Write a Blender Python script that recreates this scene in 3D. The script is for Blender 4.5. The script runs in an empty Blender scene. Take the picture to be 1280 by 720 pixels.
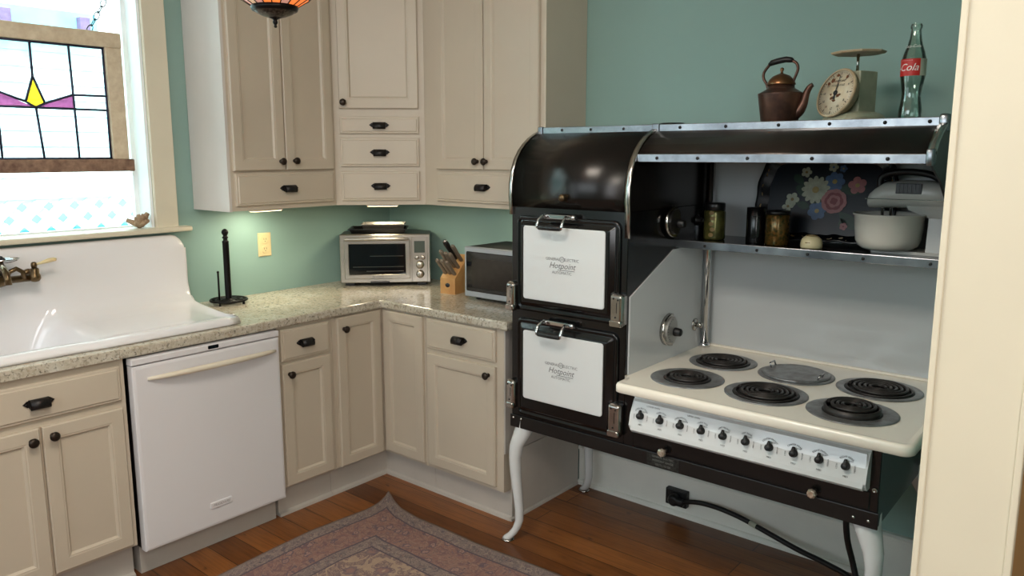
import bpy, bmesh, math, random
from mathutils import Vector, Matrix
random.seed(7)
PI = math.pi
scn = bpy.context.scene
COL = scn.collection

# ------------------------------------------------------------------ materials
def lin(c):
    r = []
    for v in c[:3]:
        v = v / 255.0
        r.append(v / 12.92 if v <= 0.04045 else ((v + 0.055) / 1.055) ** 2.4)
    return (r[0], r[1], r[2], 1.0)

class NT:
    def __init__(s, name):
        s.m = bpy.data.materials.new(name); s.m.use_nodes = True
        s.t = s.m.node_tree; s.t.nodes.clear()
        s.out = s.n('ShaderNodeOutputMaterial')
        s.b = s.n('ShaderNodeBsdfPrincipled'); s.l(s.b.outputs[0], s.out.inputs[0])
    def n(s, t, **kw):
        x = s.t.nodes.new(t)
        for k, v in kw.items(): setattr(x, k, v)
        return x
    def l(s, a, b): s.t.links.new(a, b)
    def coord(s, kind='Object', scale=(1, 1, 1), rot=(0, 0, 0)):
        tc = s.n('ShaderNodeTexCoord'); mp = s.n('ShaderNodeMapping')
        mp.inputs['Scale'].default_value = scale; mp.inputs['Rotation'].default_value = rot
        s.l(tc.outputs[kind], mp.inputs[0]); return mp.outputs[0]
    def noise(s, vec, scale, detail=3, rough=0.5, dist=0.0):
        n = s.n('ShaderNodeTexNoise'); n.inputs['Scale'].default_value = scale; n.inputs['Detail'].default_value = detail
        n.inputs['Roughness'].default_value = rough; n.inputs['Distortion'].default_value = dist
        s.l(vec, n.inputs['Vector']); return n.outputs['Fac']
    def ramp(s, fac, stops, interp='LINEAR'):
        r = s.n('ShaderNodeValToRGB'); e = r.color_ramp; e.interpolation = interp
        while len(e.elements) > 1: e.elements.remove(e.elements[-1])
        for i, (p, c) in enumerate(stops):
            el = e.elements[0] if i == 0 else e.elements.new(p)
            el.position = p; el.color = c if len(c) == 4 and max(c) <= 1.0 else lin(c)
        s.l(fac, r.inputs[0]); return r.outputs[0]
    def mix(s, f, a, b, mode='MIX'):
        m = s.n('ShaderNodeMix', data_type='RGBA', blend_type=mode)
        for v, i in ((f, 0), (a, 6), (b, 7)):
            if hasattr(v, 'is_output'): s.l(v, m.inputs[i])
            elif i == 0: m.inputs[0].default_value = v
            else: m.inputs[i].default_value = v
        return m.outputs[2]
    def math(s, op, a, b=0.0, c=None):
        m = s.n('ShaderNodeMath', operation=op)
        for i, v in enumerate((a, b, c)):
            if v is None: continue
            if hasattr(v, 'is_output'): s.l(v, m.inputs[i])
            else: m.inputs[i].default_value = v
        return m.outputs[0]
    def bump(s, h, strength=0.2, dist=0.002):
        b = s.n('ShaderNodeBump'); b.inputs['Strength'].default_value = strength; b.inputs['Distance'].default_value = dist
        s.l(h, b.inputs['Height']); s.l(b.outputs[0], s.b.inputs['Normal'])

def mat(name, rgb, rough=0.5, metal=0.0, var=0.06, scale=6.0, bump=0.0, bscale=60.0, coat=0.0, rgb2=None, emit=None, est=0.0, spec=0.5):
    t = NT(name); c = lin(rgb)
    v = t.coord()
    f = t.noise(v, scale, 4, 0.6)
    if rgb2 is None:
        a = tuple(x * (1 - var) for x in c[:3]) + (1,); b = tuple(min(1, x * (1 + var)) for x in c[:3]) + (1,)
    else: a, b = c, lin(rgb2)
    t.l(t.ramp(f, [(0.3, a), (0.7, b)]), t.b.inputs['Base Color'])
    t.b.inputs['Roughness'].default_value = rough; t.b.inputs['Metallic'].default_value = metal
    t.b.inputs['Coat Weight'].default_value = coat; t.b.inputs['Specular IOR Level'].default_value = spec
    if bump: t.bump(t.noise(v, bscale, 3), bump, 0.001)
    if emit: t.b.inputs['Emission Color'].default_value = lin(emit); t.b.inputs['Emission Strength'].default_value = est
    return t.m

def granite():
    t = NT('granite'); v = t.coord()
    big = t.ramp(t.noise(v, 5, 5, 0.6, 0.6), [(0.3, (158, 142, 118)), (0.55, (186, 177, 158)), (0.75, (200, 197, 186))])
    vo = t.n('ShaderNodeTexVoronoi'); vo.inputs['Scale'].default_value = 120; t.l(v, vo.inputs['Vector'])
    cell = t.ramp(vo.outputs['Color'], [(0.0, (120, 112, 100)), (0.35, (196, 188, 170)), (1.0, (222, 218, 208))])
    c = t.mix(0.5, big, cell)
    sp = t.ramp(t.noise(v, 75, 4, 0.7), [(0.0, (0.0, 0, 0, 1)), (0.565, (0, 0, 0, 1)), (0.64, (1, 1, 1, 1))])
    c = t.mix(t.math('MULTIPLY', sp, 0.75), c, lin((74, 66, 60)))
    br = t.ramp(t.noise(v, 22, 4, 0.7, 0.5), [(0.58, (0.0, 0, 0, 1)), (0.72, (1, 1, 1, 1))])
    c = t.mix(t.math('MULTIPLY', br, 0.5), c, lin((150, 120, 88)))
    t.l(c, t.b.inputs['Base Color']); t.b.inputs['Roughness'].default_value = 0.16
    return t.m

def floor_wood():
    t = NT('heart_pine_boards'); v = t.coord()
    br = t.n('ShaderNodeTexBrick'); t.l(v, br.inputs['Vector'])
    br.inputs['Scale'].default_value = 1.0; br.inputs['Brick Width'].default_value = 2.3; br.inputs['Row Height'].default_value = 0.118
    br.inputs['Mortar Size'].default_value = 0.0018; br.inputs['Mortar Smooth'].default_value = 0.2; br.offset = 0.37
    br.inputs['Color1'].default_value = lin((118, 70, 34)); br.inputs['Color2'].default_value = lin((168, 106, 54)); br.inputs['Mortar'].default_value = lin((34, 16, 8))
    g = t.noise(t.coord(scale=(2.0, 40, 1)), 1.6, 6, 0.65, 1.2)
    gr = t.ramp(g, [(0.25, (0.35, 0.3, 0.28, 1)), (0.55, (0.85, 0.85, 0.85, 1)), (0.8, (1, 1, 1, 1))])
    c = t.mix(0.9, br.outputs['Color'], gr, 'MULTIPLY')
    w = t.ramp(t.noise(v, 2.2, 3, 0.6), [(0.35, (0.6, 0.55, 0.5, 1)), (0.7, (1, 1, 1, 1))])
    c = t.mix(0.7, c, w, 'MULTIPLY')
    kn = t.ramp(t.noise(t.coord(scale=(1, 2.5, 1)), 6.5, 2, 0.5), [(0.70, (0, 0, 0, 1)), (0.76, (1, 1, 1, 1))])
    c = t.mix(t.math('MULTIPLY', kn, 0.8), c, lin((28, 14, 8)))
    t.l(c, t.b.inputs['Base Color']); t.b.inputs['Roughness'].default_value = 0.3
    t.bump(t.math('ADD', t.math('MULTIPLY', g, 0.3), br.outputs['Fac']), -0.25, 0.002)
    return t.m

def rug_mat():
    t = NT('worn_oriental_wool')
    uv = t.n('ShaderNodeUVMap'); uv.uv_map = 'UVMap'
    sx = t.n('ShaderNodeSeparateXYZ'); t.l(uv.outputs[0], sx.inputs[0])
    u, v = sx.outputs[0], sx.outputs[1]
    W, H = 2.2, 2.6
    du = t.math('MINIMUM', u, t.math('SUBTRACT', W, u)); dv = t.math('MINIMUM', v, t.math('SUBTRACT', H, v))
    d = t.math('MINIMUM', du, dv)
    def nz(sc, det=4, dist=0.0, r=0.6): return t.noise(uv.outputs[0], sc, det, r, dist)
    a_ = t.ramp(nz(24, 5, 2.0, .7), [(0.36, (84, 76, 78)), (0.45, (122, 108, 98)), (0.52, (156, 134, 114)), (0.58, (104, 90, 90)), (0.66, (166, 146, 124))])
    b_ = t.ramp(nz(15, 6, 3.0, .72), [(0.34, (84, 68, 70)), (0.41, (132, 96, 80)), (0.47, (176, 140, 112)), (0.52, (140, 96, 76)), (0.57, (158, 112, 88)), (0.63, (108, 94, 94)), (0.7, (170, 142, 116))])
    c_ = t.ramp(nz(9, 6, 4.0, .72), [(0.3, (94, 80, 82)), (0.41, (118, 98, 90)), (0.46, (196, 166, 130)), (0.5, (138, 108, 92)), (0.55, (104, 86, 88)), (0.6, (178, 148, 116)), (0.66, (96, 80, 84)), (0.74, (160, 130, 104))])
    def scroll(sc, w, dist): return t.math('LESS_THAN', t.math('ABSOLUTE', t.math('SUBTRACT', nz(sc, 1, dist), 0.5)), w)
    def vor(sc):
        n_ = t.n('ShaderNodeTexVoronoi'); n_.inputs['Scale'].default_value = sc; n_.inputs['Randomness'].default_value = 0.75
        wv = t.n('ShaderNodeVectorMath', operation='ADD'); nn = t.n('ShaderNodeTexNoise'); nn.inputs['Scale'].default_value = 60; t.l(uv.outputs[0], nn.inputs['Vector'])
        sc_ = t.n('ShaderNodeVectorMath', operation='SCALE'); sc_.inputs['Scale'].default_value = 0.03; t.l(nn.outputs['Color'], sc_.inputs[0])
        t.l(uv.outputs[0], wv.inputs[0]); t.l(sc_.outputs[0], wv.inputs[1]); t.l(wv.outputs[0], n_.inputs['Vector']); return n_
    def floral(base, sc, ca, cb, cc, sw):
        q = t.mix(t.math('MULTIPLY', scroll(sc * 1.1, sw, 1.2), 0.75), base, lin(cc))
        v_ = vor(sc); dd = v_.outputs['Distance']
        q = t.mix(t.math('MULTIPLY', t.math('LESS_THAN', dd, 0.30), 0.8), q, lin(ca)); q = t.mix(t.math('MULTIPLY', t.math('LESS_THAN', dd, 0.20), 0.8), q, lin(cb)); return t.mix(t.math('MULTIPLY', t.math('LESS_THAN', dd, 0.09), 0.8), q, lin(cc))
    a_ = floral(a_, 26, (96, 84, 84), (150, 118, 98), (170, 150, 128), 0.03)
    b_ = floral(b_, 15, (98, 80, 84), (182, 142, 118), (120, 84, 76), 0.035)
    c_ = floral(c_, 9, (110, 88, 90), (160, 118, 98), (196, 168, 132), 0.05)
    line = lin((80, 68, 68)); edge = lin((140, 122, 102))
    def step(x): return t.math('GREATER_THAN', d, x)
    c = t.mix(step(0.012), edge, a_)
    c = t.mix(step(0.072), c, line); c = t.mix(step(0.08), c, b_)
    c = t.mix(step(0.235), c, line); c = t.mix(step(0.243), c, a_)
    c = t.mix(step(0.30), c, line); c = t.mix(step(0.308), c, c_)
    # medallion: darker purple centre
    rr = t.math('SQRT', t.math('ADD', t.math('POWER', t.math('SUBTRACT', u, W / 2), 2.0), t.math('POWER', t.math('SUBTRACT', v, H / 2), 2.0)))
    rr = t.math('ADD', rr, t.math('MULTIPLY', nz(5, 3, 0.5), 0.35))
    md = t.ramp(rr, [(0.86, (1, 1, 1, 1)), (0.9, (0, 0, 0, 1))])
    c = t.mix(t.math('MULTIPLY', md, 0.55), c, t.ramp(nz(20, 4, 2), [(0.4, (82, 66, 76)), (0.6, (150, 124, 108))]))
    c = t.mix(0.3, c, t.ramp(nz(260, 2), [(0.3, (0.35, 0.33, 0.33, 1)), (0.7, (1, 1, 1, 1))]), 'MULTIPLY')
    c = t.mix(0.5, c, t.ramp(nz(3.0, 3), [(0.3, (0.7, 0.68, 0.68, 1)), (0.7, (1, 1, 1, 1))]), 'MULTIPLY')
    c = t.mix(0.24, c, lin((142, 132, 144)))
    t.l(c, t.b.inputs['Base Color']); t.b.inputs['Roughness'].default_value = 0.95; t.b.inputs['Specular IOR Level'].default_value = 0.1
    t.bump(nz(300, 2), 0.5, 0.002)
    return t.m

def glass(name, rgb, gloss=0.12, rough=0.02, tint=1.0):
    t = NT(name); t.t.nodes.remove(t.b)
    tr = t.n('ShaderNodeBsdfTransparent'); gl = t.n('ShaderNodeBsdfGlossy'); gl.inputs['Roughness'].default_value = rough
    v = t.coord(); c = lin(rgb)
    f = t.ramp(t.noise(v, 14, 3), [(0.3, tuple(x * 0.94 for x in c[:3]) + (1,)), (0.7, c)])
    t.l(f, tr.inputs[0])
    mx = t.n('ShaderNodeMixShader'); lw = t.n('ShaderNodeLayerWeight'); lw.inputs['Blend'].default_value = 0.25
    t.l(t.math('ADD', t.math('MULTIPLY', lw.outputs['Fresnel'], 0.8), gloss * 0.3), mx.inputs[0])
    t.l(tr.outputs[0], mx.inputs[1]); t.l(gl.outputs[0], mx.inputs[2]); t.l(mx.outputs[0], t.out.inputs[0])
    return t.m

def stained(name, rgb, trans=0.75):
    t = NT(name); t.t.nodes.remove(t.b)
    tl = t.n('ShaderNodeBsdfTranslucent'); tr = t.n('ShaderNodeBsdfTransparent'); c = lin(rgb)
    v = t.coord()
    f = t.ramp(t.noise(v, 30, 4, 0.6, 0.8), [(0.35, tuple(x * 0.8 for x in c[:3]) + (1,)), (0.65, c)])
    t.l(f, tl.inputs[0]); t.l(f, tr.inputs[0])
    mx = t.n('ShaderNodeMixShader'); mx.inputs[0].default_value = trans
    t.l(tl.outputs[0], mx.inputs[1]); t.l(tr.outputs[0], mx.inputs[2]); t.l(mx.outputs[0], t.out.inputs[0])
    return t.m

M = {}
M['teal'] = mat('sage_teal_paint', (138, 168, 160), 0.55, var=0.03, scale=2, bump=0.05, bscale=180)
M['ceil'] = mat('ceiling_paint', (225, 222, 214), 0.8)
M['cream'] = mat('cream_trim_paint', (218, 210, 188), 0.42, var=0.03, scale=3, bump=0.12, bscale=26)
M['ochre'] = mat('ochre_paint', (176, 138, 84), 0.6)
M['cab'] = mat('greige_cabinet_paint', (196, 184, 166), 0.38, var=0.03, scale=3, bump=0.03, bscale=90)
M['cabdaylit'] = mat('cabinet_paint_daylit', (208, 202, 196), 0.42, var=0.02)  # greige lightened; daylight falling on this side is put into the colour
M['toe'] = mat('toe_kick_paint', (190, 184, 176), 0.5, var=0.04)
M['base'] = mat('pale_baseboard_paint', (230, 230, 222), 0.5, var=0.04)
M['granite'] = granite(); M['floor'] = floor_wood(); M['rug'] = rug_mat()
M['iron'] = mat('oil_rubbed_iron', (44, 42, 42), 0.42, 0.7, var=0.3, scale=60, bump=0.4, bscale=300)
M['knob'] = mat('aged_bronze_knob', (58, 50, 44), 0.36, 0.8, var=0.4, scale=80, bump=0.3, bscale=300)
M['black'] = mat('black_enamel', (11, 11, 12), 0.17, var=0.2, spec=0.5, bump=0.03, bscale=12)
M['blacksat'] = mat('worn_black_enamel', (18, 17, 17), 0.32, var=0.3, scale=9)
M['canopy'] = mat('enamel_painted_sheen', (58, 48, 43), 0.3, 0.5, rgb2=(34, 28, 26), scale=4)  # lighter brown over black enamel paints in the canopy's highlight
M['hoodblk'] = mat('brownish_black_enamel', (30, 25, 22), 0.25, 0.35, rgb2=(18, 16, 15), scale=5, bump=0.08, bscale=30)
M['nickel'] = mat('worn_nickel', (196, 194, 190), 0.18, 1.0, rgb2=(160, 156, 150), scale=14)
M['trim'] = mat('worn_steel_strip', (176, 180, 184), 0.26, 1.0, rgb2=(112, 116, 122), scale=7)
M['dialsteel'] = mat('satin_dial_plate', (170, 170, 166), 0.45, 0.6)
M['chrome'] = mat('chrome', (205, 206, 208), 0.1, 1.0, var=0.04)
M['steel'] = mat('brushed_steel', (176, 170, 160), 0.3, 1.0, var=0.06, scale=20)
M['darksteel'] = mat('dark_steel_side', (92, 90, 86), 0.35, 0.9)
M['enamel'] = mat('white_enamel', (216, 218, 218), 0.12, var=0.012, scale=2, coat=0.3)
M['shadedenamel'] = mat('white_enamel_shaded', (196, 199, 200), 0.18, var=0.02, scale=2, coat=0.2)  # darker copy of the white enamel; shade under the hood is in the colour
M['creamenamel'] = mat('cream_cooktop_enamel', (242, 234, 219), 0.2, var=0.02, scale=3, coat=0.2)
M['porcelain'] = mat('sink_porcelain', (230, 228, 229), 0.1, var=0.01, scale=2, coat=0.4)
M['appl'] = mat('white_appliance', (222, 220, 222), 0.3, var=0.01, scale=3)
M['applcream'] = mat('ivory_plastic', (222, 212, 192), 0.32, var=0.02)
M['ink'] = mat('black_ink', (40, 42, 46), 0.5)
M['rubber'] = mat('black_rubber', (16, 16, 17), 0.45, var=0.2)
M['mattblack'] = mat('matt_black_shell', (13, 15, 16), 0.6, var=0.2, spec=0.2)
M['coil'] = mat('burner_coil', (48, 44, 42), 0.42, 0.3, var=0.3, scale=30)
M['driprim'] = mat('burnished_ring', (158, 161, 164), 0.4, 0.6, rgb2=(118, 116, 114), scale=25)
M['pit'] = mat('burner_pit', (18, 16, 15), 0.5)
M['glassdark'] = mat('dark_oven_glass', (10, 14, 20), 0.06, var=0.2, coat=0.5)
M['lcd'] = mat('lcd_grey', (70, 80, 74), 0.25)
M['woodlt'] = mat('beech_wood', (206, 162, 104), 0.45, rgb2=(184, 132, 78), scale=9, bump=0.05)
M['woodred'] = mat('cherry_wood', (150, 92, 52), 0.45, rgb2=(120, 70, 40), scale=9)
M['ivory'] = mat('ivory_plate', (214, 196, 150), 0.4, var=0.02)
M['brass'] = mat('old_brass', (122, 100, 70), 0.3, 0.9, rgb2=(84, 72, 56), scale=30)
M['copper'] = mat('aged_copper', (104, 72, 58), 0.36, 0.6, rgb2=(62, 44, 38), scale=18, bump=0.15, bscale=60)
M['copperlt'] = mat('polished_copper', (142, 100, 66), 0.3, 0.85, rgb2=(100, 72, 52), scale=18)
M['scale'] = mat('sage_cream_tin', (164, 164, 140), 0.4, var=0.12, scale=20)
M['rustcream'] = mat('rust_flecked_cream', (206, 192, 160), 0.5, rgb2=(176, 146, 112), scale=22)
M['dialface'] = mat('yellowed_dial', (224, 216, 194), 0.4, rgb2=(206, 184, 150), scale=16)
M['rust'] = mat('rust', (110, 68, 40), 0.7, var=0.3, scale=60)
M['bottle'] = glass('green_bottle_glass', (243, 250, 246), 0.25, 0.05)
M['pane'] = glass('window_glass', (244, 252, 250), 0.06)
M['red'] = mat('red_label', (196, 36, 30), 0.45, var=0.05)
M['white'] = mat('white_print', (240, 238, 232), 0.5)
M['greylabel'] = mat('grey_label', (176, 178, 160), 0.5)
M['oldpaint'] = mat('chipped_cream_paint', (222, 208, 182), 0.6, rgb2=(200, 182, 154), scale=30, bump=0.3, bscale=80)
M['weathered'] = mat('weathered_wood', (164, 134, 112), 0.8, rgb2=(104, 78, 64), scale=26, bump=0.6, bscale=70)
M['lead'] = mat('lead_came', (58, 62, 84), 0.5, 0.5)
M['gclear'] = glass('clear_leaded_glass', (236, 250, 250), 0.05)
M['gyellow'] = stained('yellow_art_glass', (244, 222, 110), 0.6); M['gpurple'] = stained('mauve_art_glass', (196, 144, 178), 0.6)
M['siding'] = mat('white_siding', (244, 250, 252), 0.6, var=0.01)
M['shadeblue'] = mat('pale_blue_shade', (120, 186, 204), 0.7, var=0.05)
M['mauve'] = mat('mauve_bracket', (104, 84, 116), 0.7, var=0.2, scale=40)
M['ground'] = mat('pale_concrete', (186, 188, 186), 0.9)
M['bark'] = mat('tan_coral', (176, 150, 120), 0.8, rgb2=(130, 104, 80), scale=60, bump=0.6)
M['tray'] = mat('black_lacquer', (9, 10, 13), 0.22, var=0.3); M['trayblue'] = mat('blue_black_lacquer', (20, 27, 36), 0.28, rgb2=(13, 17, 24), scale=7)
for k, c in dict(fwhite=(156, 157, 136), fpink=(156, 98, 96), frose=(118, 46, 50), fblue=(70, 94, 128), fgreen=(24, 50, 30), fgold=(120, 96, 50), fyell=(150, 130, 76)).items():
    M[k] = mat('painted_' + k[1:], c, 0.35, var=0.15, scale=60)
M['olive'] = mat('olive_tin', (112, 108, 56), 0.22, 0.5, rgb2=(58, 60, 36), scale=24)
M['confetti'] = mat('patterned_tin', (132, 92, 44), 0.18, 0.5, rgb2=(36, 60, 32), scale=90)
M['mixer'] = mat('mixer_enamel', (190, 188, 180), 0.25, var=0.02)
M['bowl'] = mat('milk_glass', (204, 200, 190), 0.2, var=0.02)
M['timer'] = mat('cream_bakelite', (212, 200, 160), 0.3, var=0.05)
M['crystal'] = mat('crystal_knob', (170, 150, 130), 0.06, 0.7, rgb2=(230, 220, 205), scale=90)
M['underled'] = mat('lit_diffuser', (255, 240, 205), 0.5, emit=(255, 226, 170), est=5.0)
for k, c, e in (('tam', (214, 110, 50), 1.3), ('tpk', (206, 150, 132), 0.55), ('tcr', (214, 176, 140), 0.5), ('tor', (240, 96, 30), 2.4)):
    M[k] = mat('art_glass_' + k, c, 0.2, var=0.25, scale=50, emit=c, est=e)
M['filigree'] = mat('filigree_metal', (120, 112, 100), 0.3, 0.9, rgb2=(24, 22, 22), scale=160)
M['darkmetal'] = mat('dark_bronze', (24, 22, 22), 0.4, 0.7, var=0.3)
M['handlegrey'] = mat('grey_knife_handle', (128, 116, 102), 0.4, 0.3, var=0.1, scale=30)

# ------------------------------------------------------------------ geometry helper
WM = {}
def wm(o): return WM.get(o.name, Matrix.Identity(4)) if o else Matrix.Identity(4)

class G:
    def __init__(s): s.bm = bmesh.new(); s.mi = 0
    def _tag(s, faces, smooth=False):
        for f in faces:
            f.material_index = s.mi; f.smooth = smooth
    def poly(s, pts, smooth=False):
        vs = [s.bm.verts.new(p) for p in pts]; f = s.bm.faces.new(vs); s._tag([f], smooth); return f
    def box(s, x0, x1, y0, y1, z0, z1, bev=0.0, T=None, seg=2):
        if x0 > x1: x0, x1 = x1, x0
        if y0 > y1: y0, y1 = y1, y0
        b = bmesh.new(); bmesh.ops.create_cube(b, size=1)
        for v in b.verts: v.co = Vector(((x0 + x1) / 2 + v.co.x * (x1 - x0), (y0 + y1) / 2 + v.co.y * (y1 - y0), (z0 + z1) / 2 + v.co.z * (z1 - z0)))
        if bev > 0:
            bmesh.ops.bevel(b, geom=b.edges[:], offset=min(bev, 0.45 * min(x1 - x0, y1 - y0, z1 - z0)), segments=seg, profile=0.5, affect='EDGES')
        s.merge(b, T, bev > 0.004)
        return s
    def merge(s, b, T=None, smooth=False):
        mp = {}
        for v in b.verts: mp[v] = s.bm.verts.new(T @ v.co if T else v.co)
        for f in b.faces:
            try: nf = s.bm.faces.new([mp[v] for v in f.verts])
            except ValueError: continue
            nf.material_index = s.mi; nf.smooth = smooth
        b.free()
    def rings(s, rings, close=True, cap0=True, cap1=True, smooth=True):
        R_ = [[s.bm.verts.new(p) for p in r] for r in rings]
        n = len(R_[0]); fs = []
        for a, b in zip(R_[:-1], R_[1:]):
            for i in range(n if close else n - 1):
                j = (i + 1) % n
                fs.append(s.bm.faces.new((a[i], a[j], b[j], b[i])))
        s._tag(fs, smooth)
        caps = []
        if cap0: caps.append(s.bm.faces.new(R_[0][::-1]))
        if cap1: caps.append(s.bm.faces.new(R_[-1]))
        s._tag(caps, False)
        return s
    def lathe(s, prof, c=(0, 0, 0), axis=(0, 0, 1), n=32, T=None, smooth=True, cap0=True, cap1=True, sx=1.0):
        ax = Vector(axis).normalized(); q = Vector((0, 0, 1)).rotation_difference(ax).to_matrix()
        rs = []
        for r, z in prof:
            rs.append([Vector(c) + q @ Vector((max(r, 1e-4) * math.cos(2 * PI * i / n) * sx, max(r, 1e-4) * math.sin(2 * PI * i / n), z)) for i in range(n)])
        if T: rs = [[T @ p for p in r] for r in rs]
        return s.rings(rs, True, cap0, cap1, smooth)
    def tube(s, pts, r, n=10, closed=False, smooth=True):
        pts = [Vector(p) for p in pts]; k = len(pts)
        rad = r if isinstance(r, (list, tuple)) else [r] * k
        rs = []; up = None
        for i, p in enumerate(pts):
            if closed: t = (pts[(i + 1) % k] - pts[i - 1]).normalized()
            else: t = (pts[min(i + 1, k - 1)] - pts[max(i - 1, 0)]).normalized()
            if up is None:
                up = Vector((0, 0, 1)) if abs(t.z) < 0.9 else Vector((1, 0, 0))
            a = up - t * up.dot(t)
            if a.length < 1e-5: a = Vector((1, 0, 0)) - t * t.x
            a.normalize(); b = t.cross(a); up = a
            rs.append([p + (a * math.cos(2 * PI * j / n) + b * math.sin(2 * PI * j / n)) * rad[i] for j in range(n)])
        if closed:
            rs.append(rs[0]); return s.rings(rs, True, False, False, smooth)
        return s.rings(rs, True, True, True, smooth)
    def cyl(s, a, b, r, r2=None, n=20): return s.tube([a, b], [r, r if r2 is None else r2], n)
    def prism(s, poly, a, b, f, smooth=False):
        # poly list of 2D; f(p2d, t) -> 3D
        A = [s.bm.verts.new(f(p, a)) for p in poly]; B = [s.bm.verts.new(f(p, b)) for p in poly]
        n = len(poly); fs = []
        for i in range(n):
            j = (i + 1) % n; fs.append(s.bm.faces.new((A[i], A[j], B[j], B[i])))
        s._tag(fs, smooth)
        s._tag([s.bm.faces.new(A[::-1]), s.bm.faces.new(B)], False); return s
    def xprism(s, poly, x0, x1, smooth=False): return s.prism(poly, x0, x1, lambda p, t: (t, p[0], p[1]), smooth)
    def panel(s, F, u0, u1, z0, z1, steps, cap=True, rad=0.0, smooth=False):
        """concentric rectangular rings: steps = [(inset, n)], F(u, n, z) -> world"""
        rs = []
        for ins, nn in steps:
            a, b, c, d = u0 + ins, u1 - ins, z0 + ins, z1 - ins
            rr = max(rad - ins, 0.0) if rad else 0.0
            if rad:
                rr = max(rr, 0.002); pts = []
                for cx, cz, a0 in ((b - rr, d - rr, 0), (a + rr, d - rr, 90), (a + rr, c + rr, 180), (b - rr, c + rr, 270)):
                    for k in range(5):
                        t = math.radians(a0 + k * 22.5); pts.append(F(cx + rr * math.cos(t), nn, cz + rr * math.sin(t)))
            else: pts = [F(a, nn, c), F(b, nn, c), F(b, nn, d), F(a, nn, d)]
            rs.append([Vector(p) for p in pts])
        return s.rings(rs, True, True, cap, smooth)
    def text(s, txt, size, f, shear=0.0, depth=0.0):
        vs, fs = text_geo(txt, size, shear)
        V = [s.bm.verts.new(f(x, y)) for x, y in vs]
        for q in fs:
            try: s._tag([s.bm.faces.new([V[i] for i in q])])
            except ValueError: pass
        return s
    def build(s, name, mats, parent=None, world=True, recalc=True, **props):
        if not isinstance(mats, (list, tuple)): mats = [mats]
        if recalc: bmesh.ops.recalc_face_normals(s.bm, faces=s.bm.faces[:])
        if parent is not None and world:
            s.bm.transform(wm(parent).inverted())
        me = bpy.data.meshes.new(name); s.bm.to_mesh(me); s.bm.free()
        for m in mats: me.materials.append(M[m] if isinstance(m, str) else m)
        o = bpy.data.objects.new(name, me); COL.objects.link(o)
        if parent is not None: o.parent = parent; WM[o.name] = wm(parent)
        for k, v in props.items(): o[k] = v
        return o

_tc = {}
def text_geo(txt, size, shear):
    key = (txt, shear)
    if key not in _tc:
        cu = bpy.data.curves.new('lettering_source', 'FONT'); cu.body = txt; cu.size = 1.0; cu.shear = shear
        cu.align_x = 'CENTER'; cu.align_y = 'CENTER'; cu.resolution_u = 3
        ob = bpy.data.objects.new('lettering_source', cu); COL.objects.link(ob)
        dg = bpy.context.evaluated_depsgraph_get(); dg.update()
        me = bpy.data.meshes.new_from_object(ob.evaluated_get(dg))
        _tc[key] = ([(v.co.x, v.co.y) for v in me.vertices], [list(p.vertices) for p in me.polygons])
        bpy.data.meshes.remove(me); bpy.data.objects.remove(ob); bpy.data.curves.remove(cu)
    vs, fs = _tc[key]
    return [(x * size, y * size) for x, y in vs], fs

def thing(name, label, cat, loc=(0, 0, 0), rz=0.0, group=None):
    o = bpy.data.objects.new(name, None); COL.objects.link(o)
    o.location = loc; o.rotation_euler = (0, 0, rz); o.empty_display_size = 0.05
    o['label'] = label; o['category'] = cat
    if group: o['group'] = group
    WM[o.name] = Matrix.Translation(loc) @ Matrix.Rotation(rz, 4, 'Z')
    return o
def tag(o, label, cat, group=None):
    o['label'] = label; o['category'] = cat
    if group: o['group'] = group
    return o
def struct(o): o['kind'] = 'structure'; return o

# ------------------------------------------------------------------ room shell
CEIL = 2.75
WY0, WY1, WZ0, WZ1 = -2.66, -1.392, 1.285, 2.52     # window opening
g = G()
g.box(-0.15, 0, WY1, 0.15, -0.3, CEIL); g.box(-0.15, 0, -5.6, WY0, -0.3, CEIL)
g.box(-0.15, 0, WY0, WY1, -0.3, WZ0 - 0.011); g.box(-0.15, 0, WY0, WY1, WZ1, CEIL)
struct(g.build('wall_left', 'teal'))
struct(G().box(0, 5.2, 0, 0.15, -0.3, CEIL).build('wall_back', 'teal'))
struct(G().box(-0.15, 5.2, -5.75, -5.6, -0.3, CEIL).build('wall_front', 'teal'))
struct(G().box(5.2, 5.35, -5.6, 0.15, -0.3, CEIL).build('wall_side', 'ochre'))
struct(G().box(-0.15, 5.35, -5.75, 0.15, CEIL, CEIL + 0.15).build('ceiling', 'ceil'))
struct(G().box(0, 5.2, -5.6, 0, -0.12, 0).build('floor', 'floor'))
JX0, JX1, JY = 3.172, 3.312, -1.70
g = G(); g.box(JX0 + 0.012, JX1 - 0.012, JY + 0.02, 0, 0, CEIL)
g.bm.normal_update()
for f in g.bm.faces:
    if f.calc_center_median().x > JX1 - 0.02: f.material_index = 1
struct(g.build('wall_right', ['teal', 'ochre'], recalc=False))
g = G(); g.box(JX0 + 0.003, JX1 - 0.003, JY, JY + 0.02, 0, CEIL, 0.003)
g.box(JX0 + 0.002, JX0 + 0.012, JY - 0.004, JY + 0.08, 0, CEIL, 0.002); g.box(JX1 - 0.012, JX1 - 0.002, JY - 0.004, JY + 0.02, 0, CEIL, 0.002)
struct(g.build('trim_1', 'cream'))
# baseboard on back wall
g = G(); g.box(1.37, JX0, -0.02, 0, 0, 0.175, 0.003); g.xprism([(-0.02, 0.175), (-0.028, 0.178), (-0.028, 0.188), (-0.018, 0.195), (0, 0.195), (0, 0.175)], 1.37, JX0)
g.xprism([(-0.02, 0), (-0.038, 0), (-0.037, 0.01), (-0.03, 0.018), (-0.02, 0.02)], 1.37, JX0)
struct(g.build('baseboard_back', 'base'))
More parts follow.
